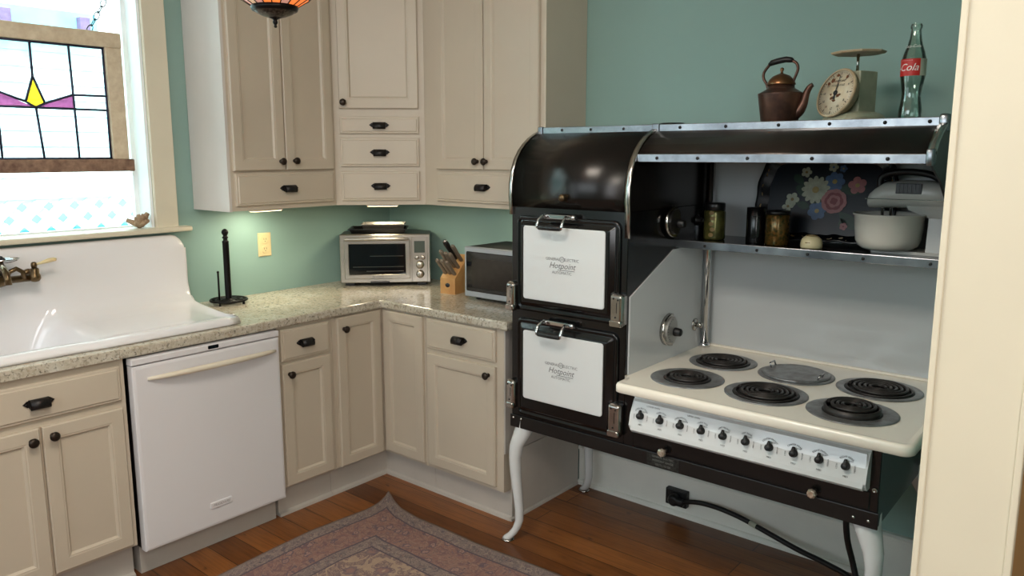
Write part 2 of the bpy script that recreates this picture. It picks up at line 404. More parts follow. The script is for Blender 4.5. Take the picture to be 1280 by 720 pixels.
# window: casing, stool, apron, jamb, frame
g = G()
g.box(0, 0.022, WY1, -1.29, WZ0 - 0.005, WZ1 + 0.1, 0.003); g.box(0, 0.022, WY0 - 0.1, WY0, WZ0 - 0.005, WZ1 + 0.1, 0.003)
g.box(0, 0.022, WY0, WY1, WZ1, WZ1 + 0.1, 0.003)
struct(g.build('trim_2', 'cream'))
g = G(); g.box(-0.15, 0.062, WY0 - 0.14, -1.245, WZ0 - 0.022, WZ0, 0.006)
struct(g.build('trim_3', 'cream'))
g = G()
g.box(-0.15, 0, WY1 - 0.012, WY1 + 0.0, WZ0, WZ1); g.box(-0.15, 0, WY0, WY0 + 0.012, WZ0, WZ1); g.box(-0.15, 0, WY0, WY1, WZ1 - 0.012, WZ1)
g.box(-0.13, -0.105, WY1 - 0.03, WY1 - 0.012, WZ0, WZ1); g.box(-0.13, -0.105, WY0 + 0.012, WY0 + 0.03, WZ0, WZ1)
g.box(-0.13, -0.105, WY0, WY1, WZ0, WZ0 + 0.006)
w = struct(g.build('window_1', 'siding'))
G().box(-0.115, -0.111, WY0 + 0.028, WY1 - 0.028, WZ0 + 0.006, WZ1 - 0.012).build('pane', 'pane', w)

# ------------------------------------------------------------------ outdoors
t = thing('neighbouring_house', 'white clapboard house seen through the window', 'house', (-1.85, -1, 0))
g = G()
z = -0.6
while z < 4.2:
    g.prism([(-1.85, z), (-1.832, z), (-1.84, z + 0.098), (-1.85, z + 0.098)], -4.5, 2.5, lambda p, q: (p[0], q, p[1])); z += 0.094
g.box(-2.0, -1.85, -4.5, 2.5, -0.6, 4.2)
g.build('siding', 'siding', t)
g = G(); g.box(-1.82, -1.74, -4.0, -0.82, 2.33, 2.46); g.build('beam', 'shadeblue', t)
for y in (-1.345, -0.915):
    G().box(-1.74, -1.68, y - 0.03, y + 0.03, 2.32, 2.43, 0.004).build('bracket', 'mauve', t)
t = thing('lattice_fence', 'white diagonal lattice fence outside the window', 'fence', (-1.2, -1.2, -0.6))
g = G()
def slat(y, sgn):
    w2 = 0.036
    z0, z1 = 0.9, 1.37; L = (z1 - z0)
    a = [(y - w2, z0), (y + w2, z0), (y + sgn * L + w2, z1), (y + sgn * L - w2, z1)]
    g.prism(a, 0, 0.012 if sgn > 0 else -0.012, lambda p, q: (-1.2 + q, p[0], p[1]))
k = -3.6
while k < 1.0:
    slat(k, 1.0); slat(k + 0.066, -1.0); k += 0.132
g.build('lattice', 'siding', t)
G().box(-1.22, -1.18, -3.4, 0.6, 1.37, 1.47, 0.004).build('rail', 'siding', t)
G().box(-1.40, -1.38, -3.4, 0.6, -0.6, 1.36).build('shade_board', 'shadeblue', t)  # added sheet; its blue paints the shade seen through the lattice holes
for y in (-3.4, -1.9, 0.6): G().box(-1.26, -1.22, y - 0.04, y + 0.04, -0.6, 1.47).build('post', 'siding', t)
struct(G().box(-6, -0.15, -8, 6, -0.65, -0.6).build('ground', 'ground'))

# coral ornament on the stool
g = G(); random.seed(3)
for k in range(9):
    a = random.uniform(0, 2 * PI); e = random.uniform(0.35, 1.4); L = random.uniform(0.035, 0.066)
    b = Vector((-0.02, -1.448 + random.uniform(-0.014, 0.014), 1.298)); d = Vector((math.cos(a) * math.cos(e), math.sin(a) * math.cos(e), math.sin(e)))
    g.tube([b, b + d * L * 0.5, b + d * L + Vector((0, random.uniform(-.006, .006), 0))], [0.016, 0.013, 0.009], 8)
tag(g.build('coral_piece', 'bark'), 'small knobbly tan coral piece on the window sill beside the casing', 'ornament')

# hanging stained glass sash
t = thing('stained_glass_sash', 'old wooden sash with leaded panes hung on a chain in the window', 'window panel', (0, -1.83, 1.53))
yl, yr = -2.108, -1.553; zb, zt = 1.588, 2.046
g = G(); g.box(-0.018, 0.018, yl - 0.09, yr + 0.068, zt, zt + 0.062, 0.004); g.build('top_rail', 'oldpaint', t)
g = G(); g.box(-0.018, 0.018, yr, yr + 0.066, zb, zt, 0.003); g.build('stile', 'oldpaint', t)
g = G(); g.box(-0.018, 0.018, yl - 0.066, yl, zb, zt, 0.003); g.build('stile', 'oldpaint', t)
g = G(); g.box(-0.022, 0.022, yl - 0.1, yr + 0.085, zb - 0.052, zb, 0.005); g.build('bottom_rail', 'weathered', t, label='bare weathered brown bottom rail')
cx = -1.832
def py_(pts): return [(0.0, a, b) for a, b in pts]
dia = [(cx, 1.911), (cx - 0.033, 1.812), (cx, 1.79), (cx + 0.036, 1.808)]
def gl(name, polys, m):
    g = G()
    for P in polys: g.prism(P, -0.0015, 0.0015, lambda p, q: (q, p[0], p[1]))
    return g.build(name, m, t)
pl = [(-1.965, 1.848), (cx, 1.79), (-1.965, 1.79)]; pr = [(cx, 1.79), (-1.69, 1.846), (-1.69, 1.79)]
gl('glass_piece', [dia], 'gyellow')['label'] = 'yellow textured glass diamond'
gl('glass_piece', [pl, pr], 'gpurple')['label'] = 'mauve glass wedges'
gl('glass_piece', [[(yl, 1.79), (yr, 1.79), (yr, zb), (yl, zb)]], 'gclear')
g = G()
cf = lambda p, q: (q, p[0], p[1])
for P in ([(yl, zt), (yl, 1.79), (-1.965, 1.79), (-1.965, zt)], [(-1.965, zt), (-1.965, 1.848), (cx - 0.033, 1.812), (cx, 1.911), (cx, zt)], [(cx, zt), (cx, 1.911), (cx + 0.036, 1.808), (-1.69, 1.846), (-1.69, zt)], [(-1.69, zt), (-1.69, 1.79), (yr, 1.79), (yr, zt)]):
    g.prism(P, -0.001, 0.001, cf)
g.build('glass_piece', 'gclear', t)
g = G()
def came(a, b, r=0.0048):
    g.tube([(0, a[0], a[1]), (0, b[0], b[1])], r, 6)
for a, b in [((-1.965, zt), (-1.965, zb)), ((cx, zt), (cx, 1.911)), ((cx + .002, 1.79), (cx + .016, zb)), ((-1.69, zt), (-1.684, zb)), ((yl, 1.79), (yr, 1.79)), ((-1.69, 1.846), (yr, 1.848)), ((yl, 1.848), (-1.965, 1.848)),
             ((-1.965, 1.848), dia[1]), ((-1.69, 1.846), dia[3]), (dia[0], dia[1]), (dia[1], (cx, 1.79)), (dia[0], dia[3]), (dia[3], (cx, 1.79)),
             ((yl, zb + .003), (yr, zb + .003)), ((yr - .004, zb), (yr - .004, zt)), ((yl, zt - .004), (yr, zt - .004))]: came(a, b)
g.build('lead_came', 'lead', t)
def chain(a, b, name_parent, r=0.011, w=0.0022):
    a, b = Vector(a), Vector(b); d = (b - a); n = max(2, int(d.length / 0.030)); d.normalize()
    s1 = d.cross(Vector((1, 0, 0))).normalized(); s2 = d.cross(s1)
    gg = G()
    for i in range(n + 1):
        c = a + (b - a) * i / n; s_ = s1 if i % 2 == 0 else s2
        gg.tube([c + d * 0.019 * math.cos(q) + s_ * 0.010 * math.sin(q) for q in [2 * PI * j / 14 for j in range(14)]], w, 6, closed=True)
    return gg.build('chain', 'darkmetal', name_parent)
chain((0, -1.60, 2.115), (0, -1.385, 2.50), t); chain((0, -2.07, 2.115), (0, -2.28, 2.50), t)

# outlet on the left wall
t = thing('wall_outlet', 'ivory duplex outlet plate on the green wall above the counter', 'outlet', (0, -0.84, 1.16))
F = lambda u, n, z: (n, u, z)
G().panel(F, -0.877, -0.804, 1.10, 1.218, [(0, 0), (0, 0.004), (0.004, 0.007)]).build('plate', 'ivory', t)
for z in (1.135, 1.183):
    rc = G().panel(F, -0.857, -0.824, z - .019, z + .017, [(0, 0.006), (0, 0.009), (0.002, 0.010)], rad=.010).build('receptacle', 'ivory', t)
    g = G()
    for y in (-0.847, -0.835): g.box(0.0095, 0.0105, y - 0.001, y + 0.001, z, z + 0.009)
    g.box(0.0095, 0.0105, -0.843, -0.839, z - 0.009, z - 0.005)
    g.build('slots', 'ink', rc)

# ------------------------------------------------------------------ cabinet parts
def FL(face): return lambda u, n, z: (face + n, u, z)          # on left wall, u = y
def FB(face): return lambda u, n, z: (u, face - n, z)          # on back wall, u = x
def nrm(F): a = Vector(F(0, 0, 0)); return (Vector(F(0, 1, 0)) - a).normalized()
def udr(F): a = Vector(F(0, 0, 0)); return (Vector(F(1, 0, 0)) - a).normalized()
def knob(F, u, z, parent, n0=0.018):
    c = Vector(F(u, n0, z))
    G().lathe([(0.009, 0), (0.0095, 0.002), (0.006, 0.005), (0.006, 0.011), (0.013, 0.016), (0.0165, 0.021), (0.016, 0.026), (0.010, 0.030), (0.0, 0.031)], c, nrm(F), 20).build('knob', 'knob', parent)
def pull(F, u, z, parent, n0=0.018):
    g = G()
    for s_ in (-1, 1):
        P = [(u + s_ * 0.026, z + 0.011), (u + s_ * 0.036, z + 0.011), (u + s_ * 0.041, z + 0.007), (u + s_ * 0.049, z + 0.001), (u + s_ * 0.041, z - 0.006), (u + s_ * 0.036, z - 0.010), (u + s_ * 0.026, z - 0.010)]
        g.prism(P, n0, n0 + 0.004, lambda p, q: F(p[0], q, p[1]))
        g.lathe([(0.0045, 0), (0.004, 0.003), (0, 0.004)], F(u + s_ * 0.039, n0 + 0.004, z), nrm(F), 10)
    prof = [(0.0, 0.014), (0.010, 0.0145), (0.019, 0.010), (0.025, 0.001), (0.026, -0.010), (0.022, -0.018), (0.019, -0.017), (0.022, -0.009), (0.021, 0.000), (0.016, 0.007), (0.009, 0.011), (0, 0.011)]
    g.prism(prof, u - 0.031, u + 0.031, lambda p, q: F(q, n0 + p[0], z + p[1]), True)
    g.box(0, 0, 0, 0, 0, 0) if False else None
    for s_ in (-1, 1):
        g.prism([(0, .014), (.010, .0145), (.019, .010), (.025, .001), (.026, -.010), (.022, -.018), (0, -.012)], u + s_ * 0.031, u + s_ * 0.028, lambda p, q: F(q, n0 + p[0], z + p[1]))
    g.build('pull', 'iron', parent)
DOOR = [(0, 0), (0, 0.013), (0.004, 0.018), (0.044, 0.018), (0.047, 0.0165), (0.051, 0.0165), (0.058, 0.0075), (0.062, 0.0075)]
DRAW = [(0, 0), (0, 0.010), (0.003, 0.013), (0.010, 0.0135), (0.013, 0.018), (0.016, 0.018)]
def door(F, u0, u1, z0, z1, parent, kn=None, m='cab'):
    d = G().panel(F, u0, u1, z0, z1, DOOR).build('door', m, parent)
    if kn: knob(F, kn[0], kn[1], d)
    return d
def drawer(F, u0, u1, z0, z1, parent, pl=None, m='cab'):
    d = G().panel(F, u0, u1, z0, z1, DRAW).build('drawer', m, parent)
    if pl: pull(F, pl[0], pl[1], d)
    return d
FACE, TOE, CT, CB = 0.592, 0.542, 0.915, 0.877
LF, BF = FL(FACE), FB(-FACE)
# base cabinets on the left wall: solid carcasses split at the seams
def lbase(label, y0, y1, zt=CB):
    t = thing('base_cabinet', label, 'cabinet', (0.3, (y0 + y1) / 2, 0), 0, 'greige base cabinets')
    g = G(); g.box(0.004, FACE, y0 + .0005, y1 - .0005, 0.145, zt)
    if zt < CB:
        g.box(FACE - 0.02, FACE, y0 + .0005, y1 - .0005, zt, CB)
    g.build('carcass', 'cab', t)
    g = G(); g.box(0.004, TOE, y0 + .0005, y1 - .0005, 0, 0.145); g.prism([(TOE, 0), (TOE + .016, 0), (TOE + .014, .012), (TOE, .018)], y0 + .0005, y1 - .0005, lambda p, q: (p[0], q, p[1])); g.build('toe_kick', 'toe', t)
    return t
t = lbase('greige sink base cabinet with one wide drawer over two doors', -2.44, -1.832, 0.69)
drawer(LF, -2.405, -1.850, 0.722, 0.85, t, (-2.125, 0.785))
door(LF, -2.405, -2.130, 0.158, 0.695, t, (-2.158, 0.655)); door(LF, -2.122, -1.850, 0.158, 0.695, t, (-2.092, 0.66))
t = lbase('greige base cabinet on the window side of the sink cabinet', -3.1, -2.442)
drawer(LF, -3.07, -2.47, 0.722, 0.85, t, (-2.77, 0.785)); door(LF, -3.07, -2.775, 0.158, 0.695, t, (-2.8, 0.655)); door(LF, -2.765, -2.47, 0.158, 0.695, t, (-2.74, 0.66))
t = lbase('narrow greige base cabinet between dishwasher and corner, drawer over one door', -1.185, -0.895)
drawer(LF, -1.172, -0.918, 0.722, 0.862, t, (-1.05, 0.793)); door(LF, -1.172, -0.918, 0.155, 0.71, t, (-1.140, 0.663))
# corner cabinet
t = thing('corner_base_cabinet', 'greige corner base cabinet with two tall doors meeting at the inside corner', 'cabinet', (0.45, -0.45, 0))
g = G(); g.box(0.004, FACE, -0.894, -0.004, 0.145, CB); g.box(FACE, 0.894, -FACE, -0.004, 0.145, CB)
g.build('carcass', 'cab', t)
g = G(); g.box(0.004, TOE, -0.894, -0.004, 0, 0.145); g.box(TOE, 0.894, -TOE, -0.004, 0, 0.145)
g.prism([(TOE, 0), (TOE + .016, 0), (TOE + .014, .012), (TOE, .018)], -0.894, -TOE, lambda p, q: (p[0], q, p[1]))
g.xprism([(-TOE, 0), (-TOE - .016, 0), (-TOE - .014, .012), (-TOE, .018)], TOE, 0.894); g.build('toe_kick', 'toe', t)
door(LF, -0.873, -0.614, 0.150, 0.868, t, (-0.838, 0.812)); door(BF, 0.616, 0.885, 0.160, 0.868, t)
# right base
t = thing('base_cabinet', 'greige base cabinet at the counter end beside the stove, drawer over door', 'cabinet', (1.13, -0.3, 0), 0, 'greige base cabinets')
g = G(); g.box(0.896, 1.366, -FACE, -0.022, 0.145, CB); g.build('carcass', 'cab', t)
g = G(); g.box(0.896, 1.366, -TOE, -0.022, 0, 0.145); g.xprism([(-TOE, 0), (-TOE - .016, 0), (-TOE - .014, .012), (-TOE, .018)], 0.896, 1.366)
g.prism([(1.366, 0), (1.380, 0), (1.379, .011), (1.366, .016)], -TOE - 0.014, -0.03, lambda p, q: (p[0], q, p[1])); g.build('toe_kick', 'toe', t)
g = G(); g.box(1.366, 1.372, -FACE + 0.002, -0.03, 0.322, CB); g.box(1.366, 1.372, -TOE, -0.03, 0.016, 0.318); g.build('side_panel', 'toe', t)
drawer(BF, 0.915, 1.328, 0.727, 0.868, t, (1.124, 0.797)); door(BF, 0.918, 1.328, 0.165, 0.705, t, (1.294, 0.668))

# countertop, L shaped with a sink cut-out
t_ = 0
g = G()
CE = 0.615
def cbox(x0, x1, y0, y1): g.box(x0, x1, y0, y1, CB, CT)
poly = [(0.002, -0.002), (1.402, -0.002), (1.402, -CE), (CE + 0.012, -CE), (CE, -CE - 0.012), (CE, -1.85), (0.002, -1.85)]
def rounded(P):
    rs = []
    for dz, ins in ((CB, 0.004), (CB + 0.006, 0.0), (CT - 0.008, 0.0), (CT - 0.002, 0.003), (CT, 0.008)):
        cxm, cym = 0, 0
        ring = []
        for x, y in P:
            nx = x - ins if x > 1.3 else (x - ins if (abs(x - CE) < 0.02) else x)
            ny = y + ins if (x > CE - 0.001 and y < -0.5) else y
            ring.append(Vector((nx, ny, dz)))
        rs.append(ring)
    return rs
g.rings(rounded(poly), True, True, True, False)
g.box(0.558, CE, -3.1, -1.85, CB, CT, 0.003); g.box(0.002, 0.032, -3.1, -1.85, CB, CT); g.box(0.032, 0.558, -3.1, -2.80, CB, CT)
tag(g.build('countertop', 'granite'), 'speckled beige granite countertop wrapping the corner', 'countertop')

# ------------------------------------------------------------------ dishwasher
t = thing('dishwasher', 'white dishwasher with curved towel-bar handle under the granite counter', 'dishwasher', (0.3, -1.51, 0))
D0, D1 = -1.818, -1.198
g = G(); g.box(0.03, 0.585, D0 + 0.004, D1 - 0.002, 0.12, 0.868); g.build('tub_body', 'blacksat', t)
DF = FL(0.59)
d = G(); d.panel(DF, D0, D1, 0.12, 0.842, [(0, 0), (0, 0.033), (0.003, 0.038), (0.012, 0.040), (0.3, 0.0415)], smooth=False)
dd = d.build('door', 'appl', t)
g = G(); g.panel(DF, D0 - 0.001, D1 + 0.001, 0.846, 0.870, [(0, 0), (0, 0.036), (0.003, 0.040)]); cp = g.build('control_strip', 'appl', t)
G().panel(DF, -1.520, -1.475, 0.852, 0.866, [(0, 0.039), (0, 0.0412), (0.001, 0.0415)], rad=0.004).build('display', 'glassdark', cp)
# sloped top lip
g = G(); pts = []
for k in range(17):
    q = k / 16; y = -1.765 + q * 0.545; b = math.sin(PI * q) ** 0.6
    pts.append((0.632 + 0.030 * b, y, 0.788 + 0.004 * b))
g.tube(pts, [0.006 + 0.006 * math.sin(PI * k / 16) ** 0.5 for k in range(17)], 12); g.build('handle', 'applcream', t)
bd = G().panel(DF, -1.552, -1.458, 0.196, 0.222, [(0, 0.040), (0, 0.0435), (0.002, 0.045)], rad=0.004).build('badge', 'appl', t)
G().text('FRIGIDAIRE', 0.0145, lambda x, y: (0.6357, -1.505 + x, 0.209 + y), 0.25).build('badge_lettering', mat('grey_print', (150, 140, 136), 0.5), bd)
g = G(); g.box(0.40, 0.548, D0 + 0.01, D1 - 0.005, 0.0, 0.118); g.build('toe_panel', 'toe', t)

# ------------------------------------------------------------------ sink
t = thing('farmhouse_sink', 'vintage white cast-iron drainboard sink with tall backsplash', 'sink', (0.28, -2.04, 0.92))
YR, YL = -1.288, -2.80
def path(b):   # b = 0 drainboard, 1 basin
    A = [(.004, 1.215), (.006, 1.238), (.016, 1.249), (.030, 1.250), (.044, 1.243), (.052, 1.228), (.056, 1.19), (.058, 1.12), (.062, 1.06), (.070, 1.015), (.085, .982), (.11, .962), (.15, .951), (.21, .945), (.30, .941), (.38, .938), (.45, .937), (.495, .939), (.52, .944), (.54, .946), (.558, .943), (.570, .934), (.574, .922), (.572, .9165)]
    B = [(.004, 1.215), (.006, 1.238), (.016, 1.249), (.030, 1.250), (.044, 1.243), (.052, 1.228), (.056, 1.19), (.058, 1.12), (.060, 1.04), (.062, .96), (.066, .86), (.078, .77), (.11, .725), (.16, .712), (.30, .705), (.42, .712), (.468, .735), (.490, .80), (.500, .88), (.508, .935), (.528, .948), (.550, .945), (.566, .930), (.566, .9165)]
    return [(a[0] * (1 - b) + c[0] * b, a[1] * (1 - b) + c[1] * b) for a, c in zip(A, B)]
cols = []
ys = [YR, YR - .003, YR - .008, YR - .016, YR - .028, YR - .05, YR - .1, -1.5, -1.62, -1.72, -1.80, -1.845, -1.865, -1.885, -1.905, -1.925, -1.945, -1.965, -1.98, -1.995, -2.02, -2.2, -2.4, -2.6, -2.68, -2.71, -2.74, -2.77, -2.79, YL]
for y in ys:
    b = 0.0
    if y < -1.845: b = min(1, (-1.845 - y) / 0.15)
    if y < -2.68: b = min(b, max(0, (2.79 + y) / 0.10))
    b = b * b * (3 - 2 * b)
    P = path(b); ring = []
    e = YR - y   # distance from right edge
    for i, (x, z) in enumerate(P):
        yy = y; zz = z; xx = x
        if e < 0.05:
            q = 1 - e / 0.05
            if z > 1.19: zz = 1.19 + (z - 1.19) * math.sqrt(max(0, 1 - q * q)) if i > 0 else z - 0.03 * q * q
            if i > 9 and i < 20: zz = z + 0.006 * math.exp(-((e - 0.018) / 0.012) ** 2)
            yy = y - (0.035 * max(0, (x - 0.1) / 0.45)) * 1.0
            if e < 0.008 and i > 9: zz = z - 0.010 * (1 - e / 0.008)
            if x > 0.5: xx = x - (x - 0.5) * q * q * 0.6
        ring.append(Vector((xx, yy, zz)))
    cols.append(ring)
g = G(); g.rings(cols, False, False, False, True)
# right side wall and back closure
R0 = cols[0]
for a, b in zip(R0[:-1], R0[1:]):
    g.poly([a, b, Vector((b.x, b.y, 0.9155)), Vector((a.x, a.y, 0.9155))], False)
body = g.build('basin', 'porcelain', t)
body.modifiers.new('solid', 'SOLIDIFY').thickness = 0.004
# faucet
t = thing('wall_faucet', 'old brass wall-mounted faucet with lever handles on the sink back', 'faucet', (0.06, -2.06, 1.14))
g = G(); fy = -2.06
g.cyl((0.12, fy - 0.115, 1.138), (0.12, fy + 0.115, 1.138), 0.014)
g.lathe([(0.020, -0.03), (0.024, -0.02), (0.026, 0), (0.022, 0.02), (0.016, 0.03)], (0.12, fy, 1.138), (0, 1, 0), 20)
for s_ in (-1, 1):
    y = fy + s_ * 0.125
    g.cyl((0.057, y, 1.14), (0.12, y, 1.138), 0.012)
    g.lathe([(0.026, 0), (0.024, 0.006), (0.014, 0.010)], (0.057, y, 1.14), (1, 0, 0), 20)
    g.lathe([(0.0, -0.018), (0.014, -0.015), (0.020, -0.006), (0.020, 0.008), (0.016, 0.016), (0.016, 0.032), (0.013, 0.036)], (0.125, y, 1.138), (0, 0, 1), 20)
g.build('body', 'brass', t)
for s_ in (-1, 1):
    y = fy + s_ * 0.125
    g = G(); g.lathe([(0.009, 0), (0.011, 0.01), (0.010, 0.02), (0.006, 0.024)], (0.125, y, 1.174), (0, 0, 1), 16)
    h = g.build('handle', 'brass', t)
    G().tube([(0.125, y, 1.188), (0.128, y + s_ * 0.02, 1.191), (0.130, y + s_ * 0.05, 1.199), (0.132, y + s_ * 0.070, 1.202), (0.132, y + s_ * 0.078, 1.201)], [0.005, 0.005, 0.009, 0.008, 0.006], 12).build('lever', 'ivory', h)
g = G(); g.tube([(0.12, fy, 1.15), (0.13, fy, 1.19), (0.17, fy, 1.20), (0.24, fy - .01, 1.19), (0.26, fy - .01, 1.165), (0.262, fy - .01, 1.14)], [0.012, 0.012, 0.012, 0.011, 0.011, 0.012], 14)
g.tube([(0.13, fy + 0.085, 1.138), (0.135, fy + 0.082, 1.165), (0.135, fy + 0.06, 1.180), (0.135, fy + 0.035, 1.170), (0.13, fy + 0.028, 1.15)], 0.009, 10)
g.build('spout', 'brass', t)
t = thing('soap_dish', 'chrome soap dish mounted above the brass wall faucet', 'soap dish', (0.13, -2.06, 1.15))
g = G(); g.lathe([(0.005, 0), (0.03, 0.001), (0.052, 0.008), (0.058, 0.016), (0.055, 0.016), (0.048, 0.009), (0.0, 0.005)], (0.14, -2.045, 1.206), n=28, sx=0.75); g.cyl((0.135, -2.045, 1.155), (0.138, -2.045, 1.208), 0.006); g.build('dish', 'chrome', t)
g = G()
random.seed(5)
for k in range(10):
    a = random.uniform(0, 2 * PI); g.lathe([(0, -.009), (.007, -.006), (.009, 0), (.007, .006), (0, .009)], (0.14 + .014 * math.cos(a), -2.05 + .018 * math.sin(a), 1.2205 + .004 * (k % 3)), n=10)
tag(g.build('scouring_pad', 'ink'), 'black scouring pad lying in the chrome soap dish', 'scrubber')

# ------------------------------------------------------------------ paper towel holder
px, py = 0.125, -1.125
t = thing('paper_towel_holder', 'black iron paper towel holder standing on the counter beside the sink', 'towel holder', (px, py, CT))
g = G(); zb = CT + 0.018
for r in (0.082, 0.058, 0.034):
    g.tube([(px + r * math.cos(a), py + r * math.sin(a), zb) for a in [2 * PI * k / 40 for k in range(40)]], 0.005, 8, closed=True)
for k in range(12):
    a = 2 * PI * k / 12; b = a + 0.5
    g.tube([(px + .012 * math.cos(a), py + .012 * math.sin(a), zb), (px + .045 * math.cos(b), py + .045 * math.sin(b), zb), (px + .082 * math.cos(a), py + .082 * math.sin(a), zb)], 0.0032, 6)
g.lathe([(.03, -.003), (.03, .004), (.012, .008)], (px, py, zb), n=20)
for k in range(4):
    a = 2 * PI * k / 4 + .5; g.lathe([(.006, 0), (.005, .018)], (px + .076 * math.cos(a), py + .076 * math.sin(a), CT), n=10)
g.build('base', 'darkmetal', t)
g = G(); g.lathe([(.016, 0), (.0145, .01), (.0145, .27), (.016, .275), (.010, .28), (.010, .288), (.015, .293), (.010, .299), (.009, .303), (.014, .310), (.016, .318), (.013, .327), (.005, .333), (0, .334)], (px, py, zb), n=20); g.build('post', 'darkmetal', t)
g = G(); g.tube([(px - .012, py - .040, zb), (px - .012, py - .040, zb + .13)], 0.0045, 10); g.lathe([(.006, 0), (.006, .006), (0, .010)], (px - .012, py - .040, zb + .13), n=10); g.build('tension_arm', 'darkmetal', t)

# ------------------------------------------------------------------ upper cabinets
UF, UZ, UT = 0.309, 1.358, 2.62
ULF, URF = FL(UF), FB(-UF)
t = thing('wall_cabinet', 'greige upper cabinet left of the corner, two tall doors over a drawer', 'cabinet', (0.15, -0.91, UZ), 0, 'greige wall cabinets')
g = G(); g.box(0.003, UF, -1.190, -0.6205, UZ, UT); g.build('carcass', 'cab', t)
g = G(); g.box(0.003, UF + 0.001, -1.203, -1.190, UZ - 0.002, UT); g.build('side_panel', 'cabdaylit', t)
d = door(ULF, -1.178, -0.916, 1.535, 2.60, t, (-0.942, 1.575)); d = door(ULF, -0.911, -0.640, 1.535, 2.60, t, (-0.868, 1.577))
drawer(ULF, -1.172, -0.640, 1.380, 1.522, t, (-0.905, 1.452))
t = thing('wall_cabinet', 'greige upper cabinet beside the stove hood, two tall doors over a drawer', 'cabinet', (1.0, -0.15, UZ), 0, 'greige wall cabinets')
g = G(); g.box(0.6205, 1.366, -UF, -0.003, UZ, UT); g.build('carcass', 'cab', t)
door(URF, 0.712, 1.016, 1.535, 2.60, t, (0.984, 1.573)); door(URF, 1.022, 1.338, 1.535, 2.60, t, (1.040, 1.573))
drawer(URF, 0.712, 1.338, 1.380, 1.522, t, (1.015, 1.455))
# diagonal corner
t = thing('corner_wall_cabinet', 'greige corner upper cabinet with one door above three small drawers', 'cabinet', (0.3, -0.3, UZ))
a = Vector((UF, -0.6195, 0)); b = Vector((0.6195, -UF, 0)); ud = (b - a).normalized(); nd = Vector((1, -1, 0)).normalized(); WL = (b - a).length
DG = lambda u, n, z: tuple(a + ud * u + nd * n + Vector((0, 0, z)))
g = G(); g.prism([(0.003, -0.003), (0.6195, -0.003), (0.6195, -UF), (UF, -0.6195), (0.003, -0.6195)], UZ, UT, lambda p, q: (p[0], p[1], q)); g.build('carcass', 'cab', t)
door(DG, 0.028, WL - 0.028, 1.826, 2.60, t, (0.050, 1.855))
for z0, z1 in ((1.706, 1.788), (1.547, 1.685), (1.380, 1.525)): drawer(DG, 0.028, WL - 0.028, z0, z1, t, (WL / 2, (z0 + z1) / 2))
# crown
for nm, P in (('trim_4', None),):
    g = G(); g.box(0.003, UF + .04, -1.215, -0.62, UT, CEIL - .001); g.box(0.62, 1.40, -UF - .04, -0.003, UT, CEIL - .001)
    g.prism([(0.003, -0.003), (0.62, -0.003), (0.62, -UF - .04), (UF + .04, -0.62), (0.003, -0.62)], UT, CEIL - .001, lambda p, q: (p[0], p[1], q))
    struct(g.build(nm, 'cab'))
# under-cabinet light fixtures
def ulight(label, T, L=0.16):
    t = thing('under_cabinet_light', label, 'light', T.translation, 0, 'under-cabinet light fixtures')
    g = G(); g.box(-L / 2, L / 2, -0.02, 0.02, -0.010, 0.0, 0.002, T=T); g.build('housing', 'white', t)
    g = G(); g.box(-L / 2 + .006, L / 2 - .006, -0.016, 0.016, -0.0125, -0.0095, T=T); g.build('diffuser', 'underled', t)
ulight('lit strip fixture under the upper cabinet nearest the window', Matrix.Translation((0.245, -0.98, UZ)) @ Matrix.Rotation(PI / 2, 4, 'Z'))
ulight('lit strip fixture under the corner upper cabinet', Matrix.Translation((0.405, -0.405, UZ)) @ Matrix.Rotation(PI / 4, 4, 'Z'))

# ------------------------------------------------------------------ toaster oven
tx, ty = 0.325, -0.325
t = thing('toaster_oven', 'stainless toaster oven standing diagonally in the counter corner', 'toaster oven', (tx, ty, CT), PI / 4)
# local: x right along face, -y = front, origin at centre of front bottom
TW = 0.234; H0, H1 = 0.018, 0.274
g = G(); g.mi = 0
P = [(-TW, 0.006), (TW, 0.006), (TW, 0.19), (0.14, 0.285), (-0.14, 0.285), (-TW, 0.19)]
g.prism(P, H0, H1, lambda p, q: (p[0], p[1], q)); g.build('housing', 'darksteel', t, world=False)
TF = lambda u, n, z: (u, -n, z)
g = G(); g.panel(TF, -TW - .003, TW + .002, H0, H1 + .002, [(0, -0.008), (0, 0.004), (0.004, 0.008)]); g.build('fascia', 'steel', t, world=False)
d = G().panel(TF, -0.214, 0.130, 0.040, 0.250, [(0, 0.006), (0, 0.014), (0.003, 0.017), (0.022, 0.017), (0.025, 0.013)], cap=False).build('door', 'steel', t, world=False)
g = G(); g.panel(TF, -0.190, 0.106, 0.064, 0.226, [(0, 0.008), (0, 0.0135)]); g.build('oven_glass', 'glassdark', d, world=False)
g = G()
for z, x0 in ((0.105, -0.17), (0.162, -0.08), (0.082, -0.10)): g.box(x0, 0.095, -0.0155, -0.0145, z - 0.0018, z + 0.0018)
g.build('oven_rack', 'chrome', d, world=False)
g = G(); g.box(-0.208, 0.124, -0.050, -0.036, 0.246, 0.262, 0.005); g.box(-0.205, -0.190, -0.04, -0.012, 0.246, 0.259, 0.002); g.box(0.106, 0.121, -0.04, -0.012, 0.246, 0.259, 0.002); g.build('handle', 'steel', t, world=False)
g = G(); g.text('Breville', 0.020, lambda x, y: (-0.04 + x, -0.0176, 0.052 + y * .8)); g.build('brand_lettering', mat('grey_logo', (120, 116, 110), 0.4), d, world=False)
g = G(); g.box(-0.08, 0.02, -0.024, -0.005, 0.019, 0.028, 0.002); g.build('crumb_tray', 'blacksat', t, world=False)
cp = G().panel(TF, 0.138, 0.222, 0.022, 0.262, [(0, 0.006), (0, 0.011), (0.002, 0.013)]).build('control_panel', 'steel', t, world=False)
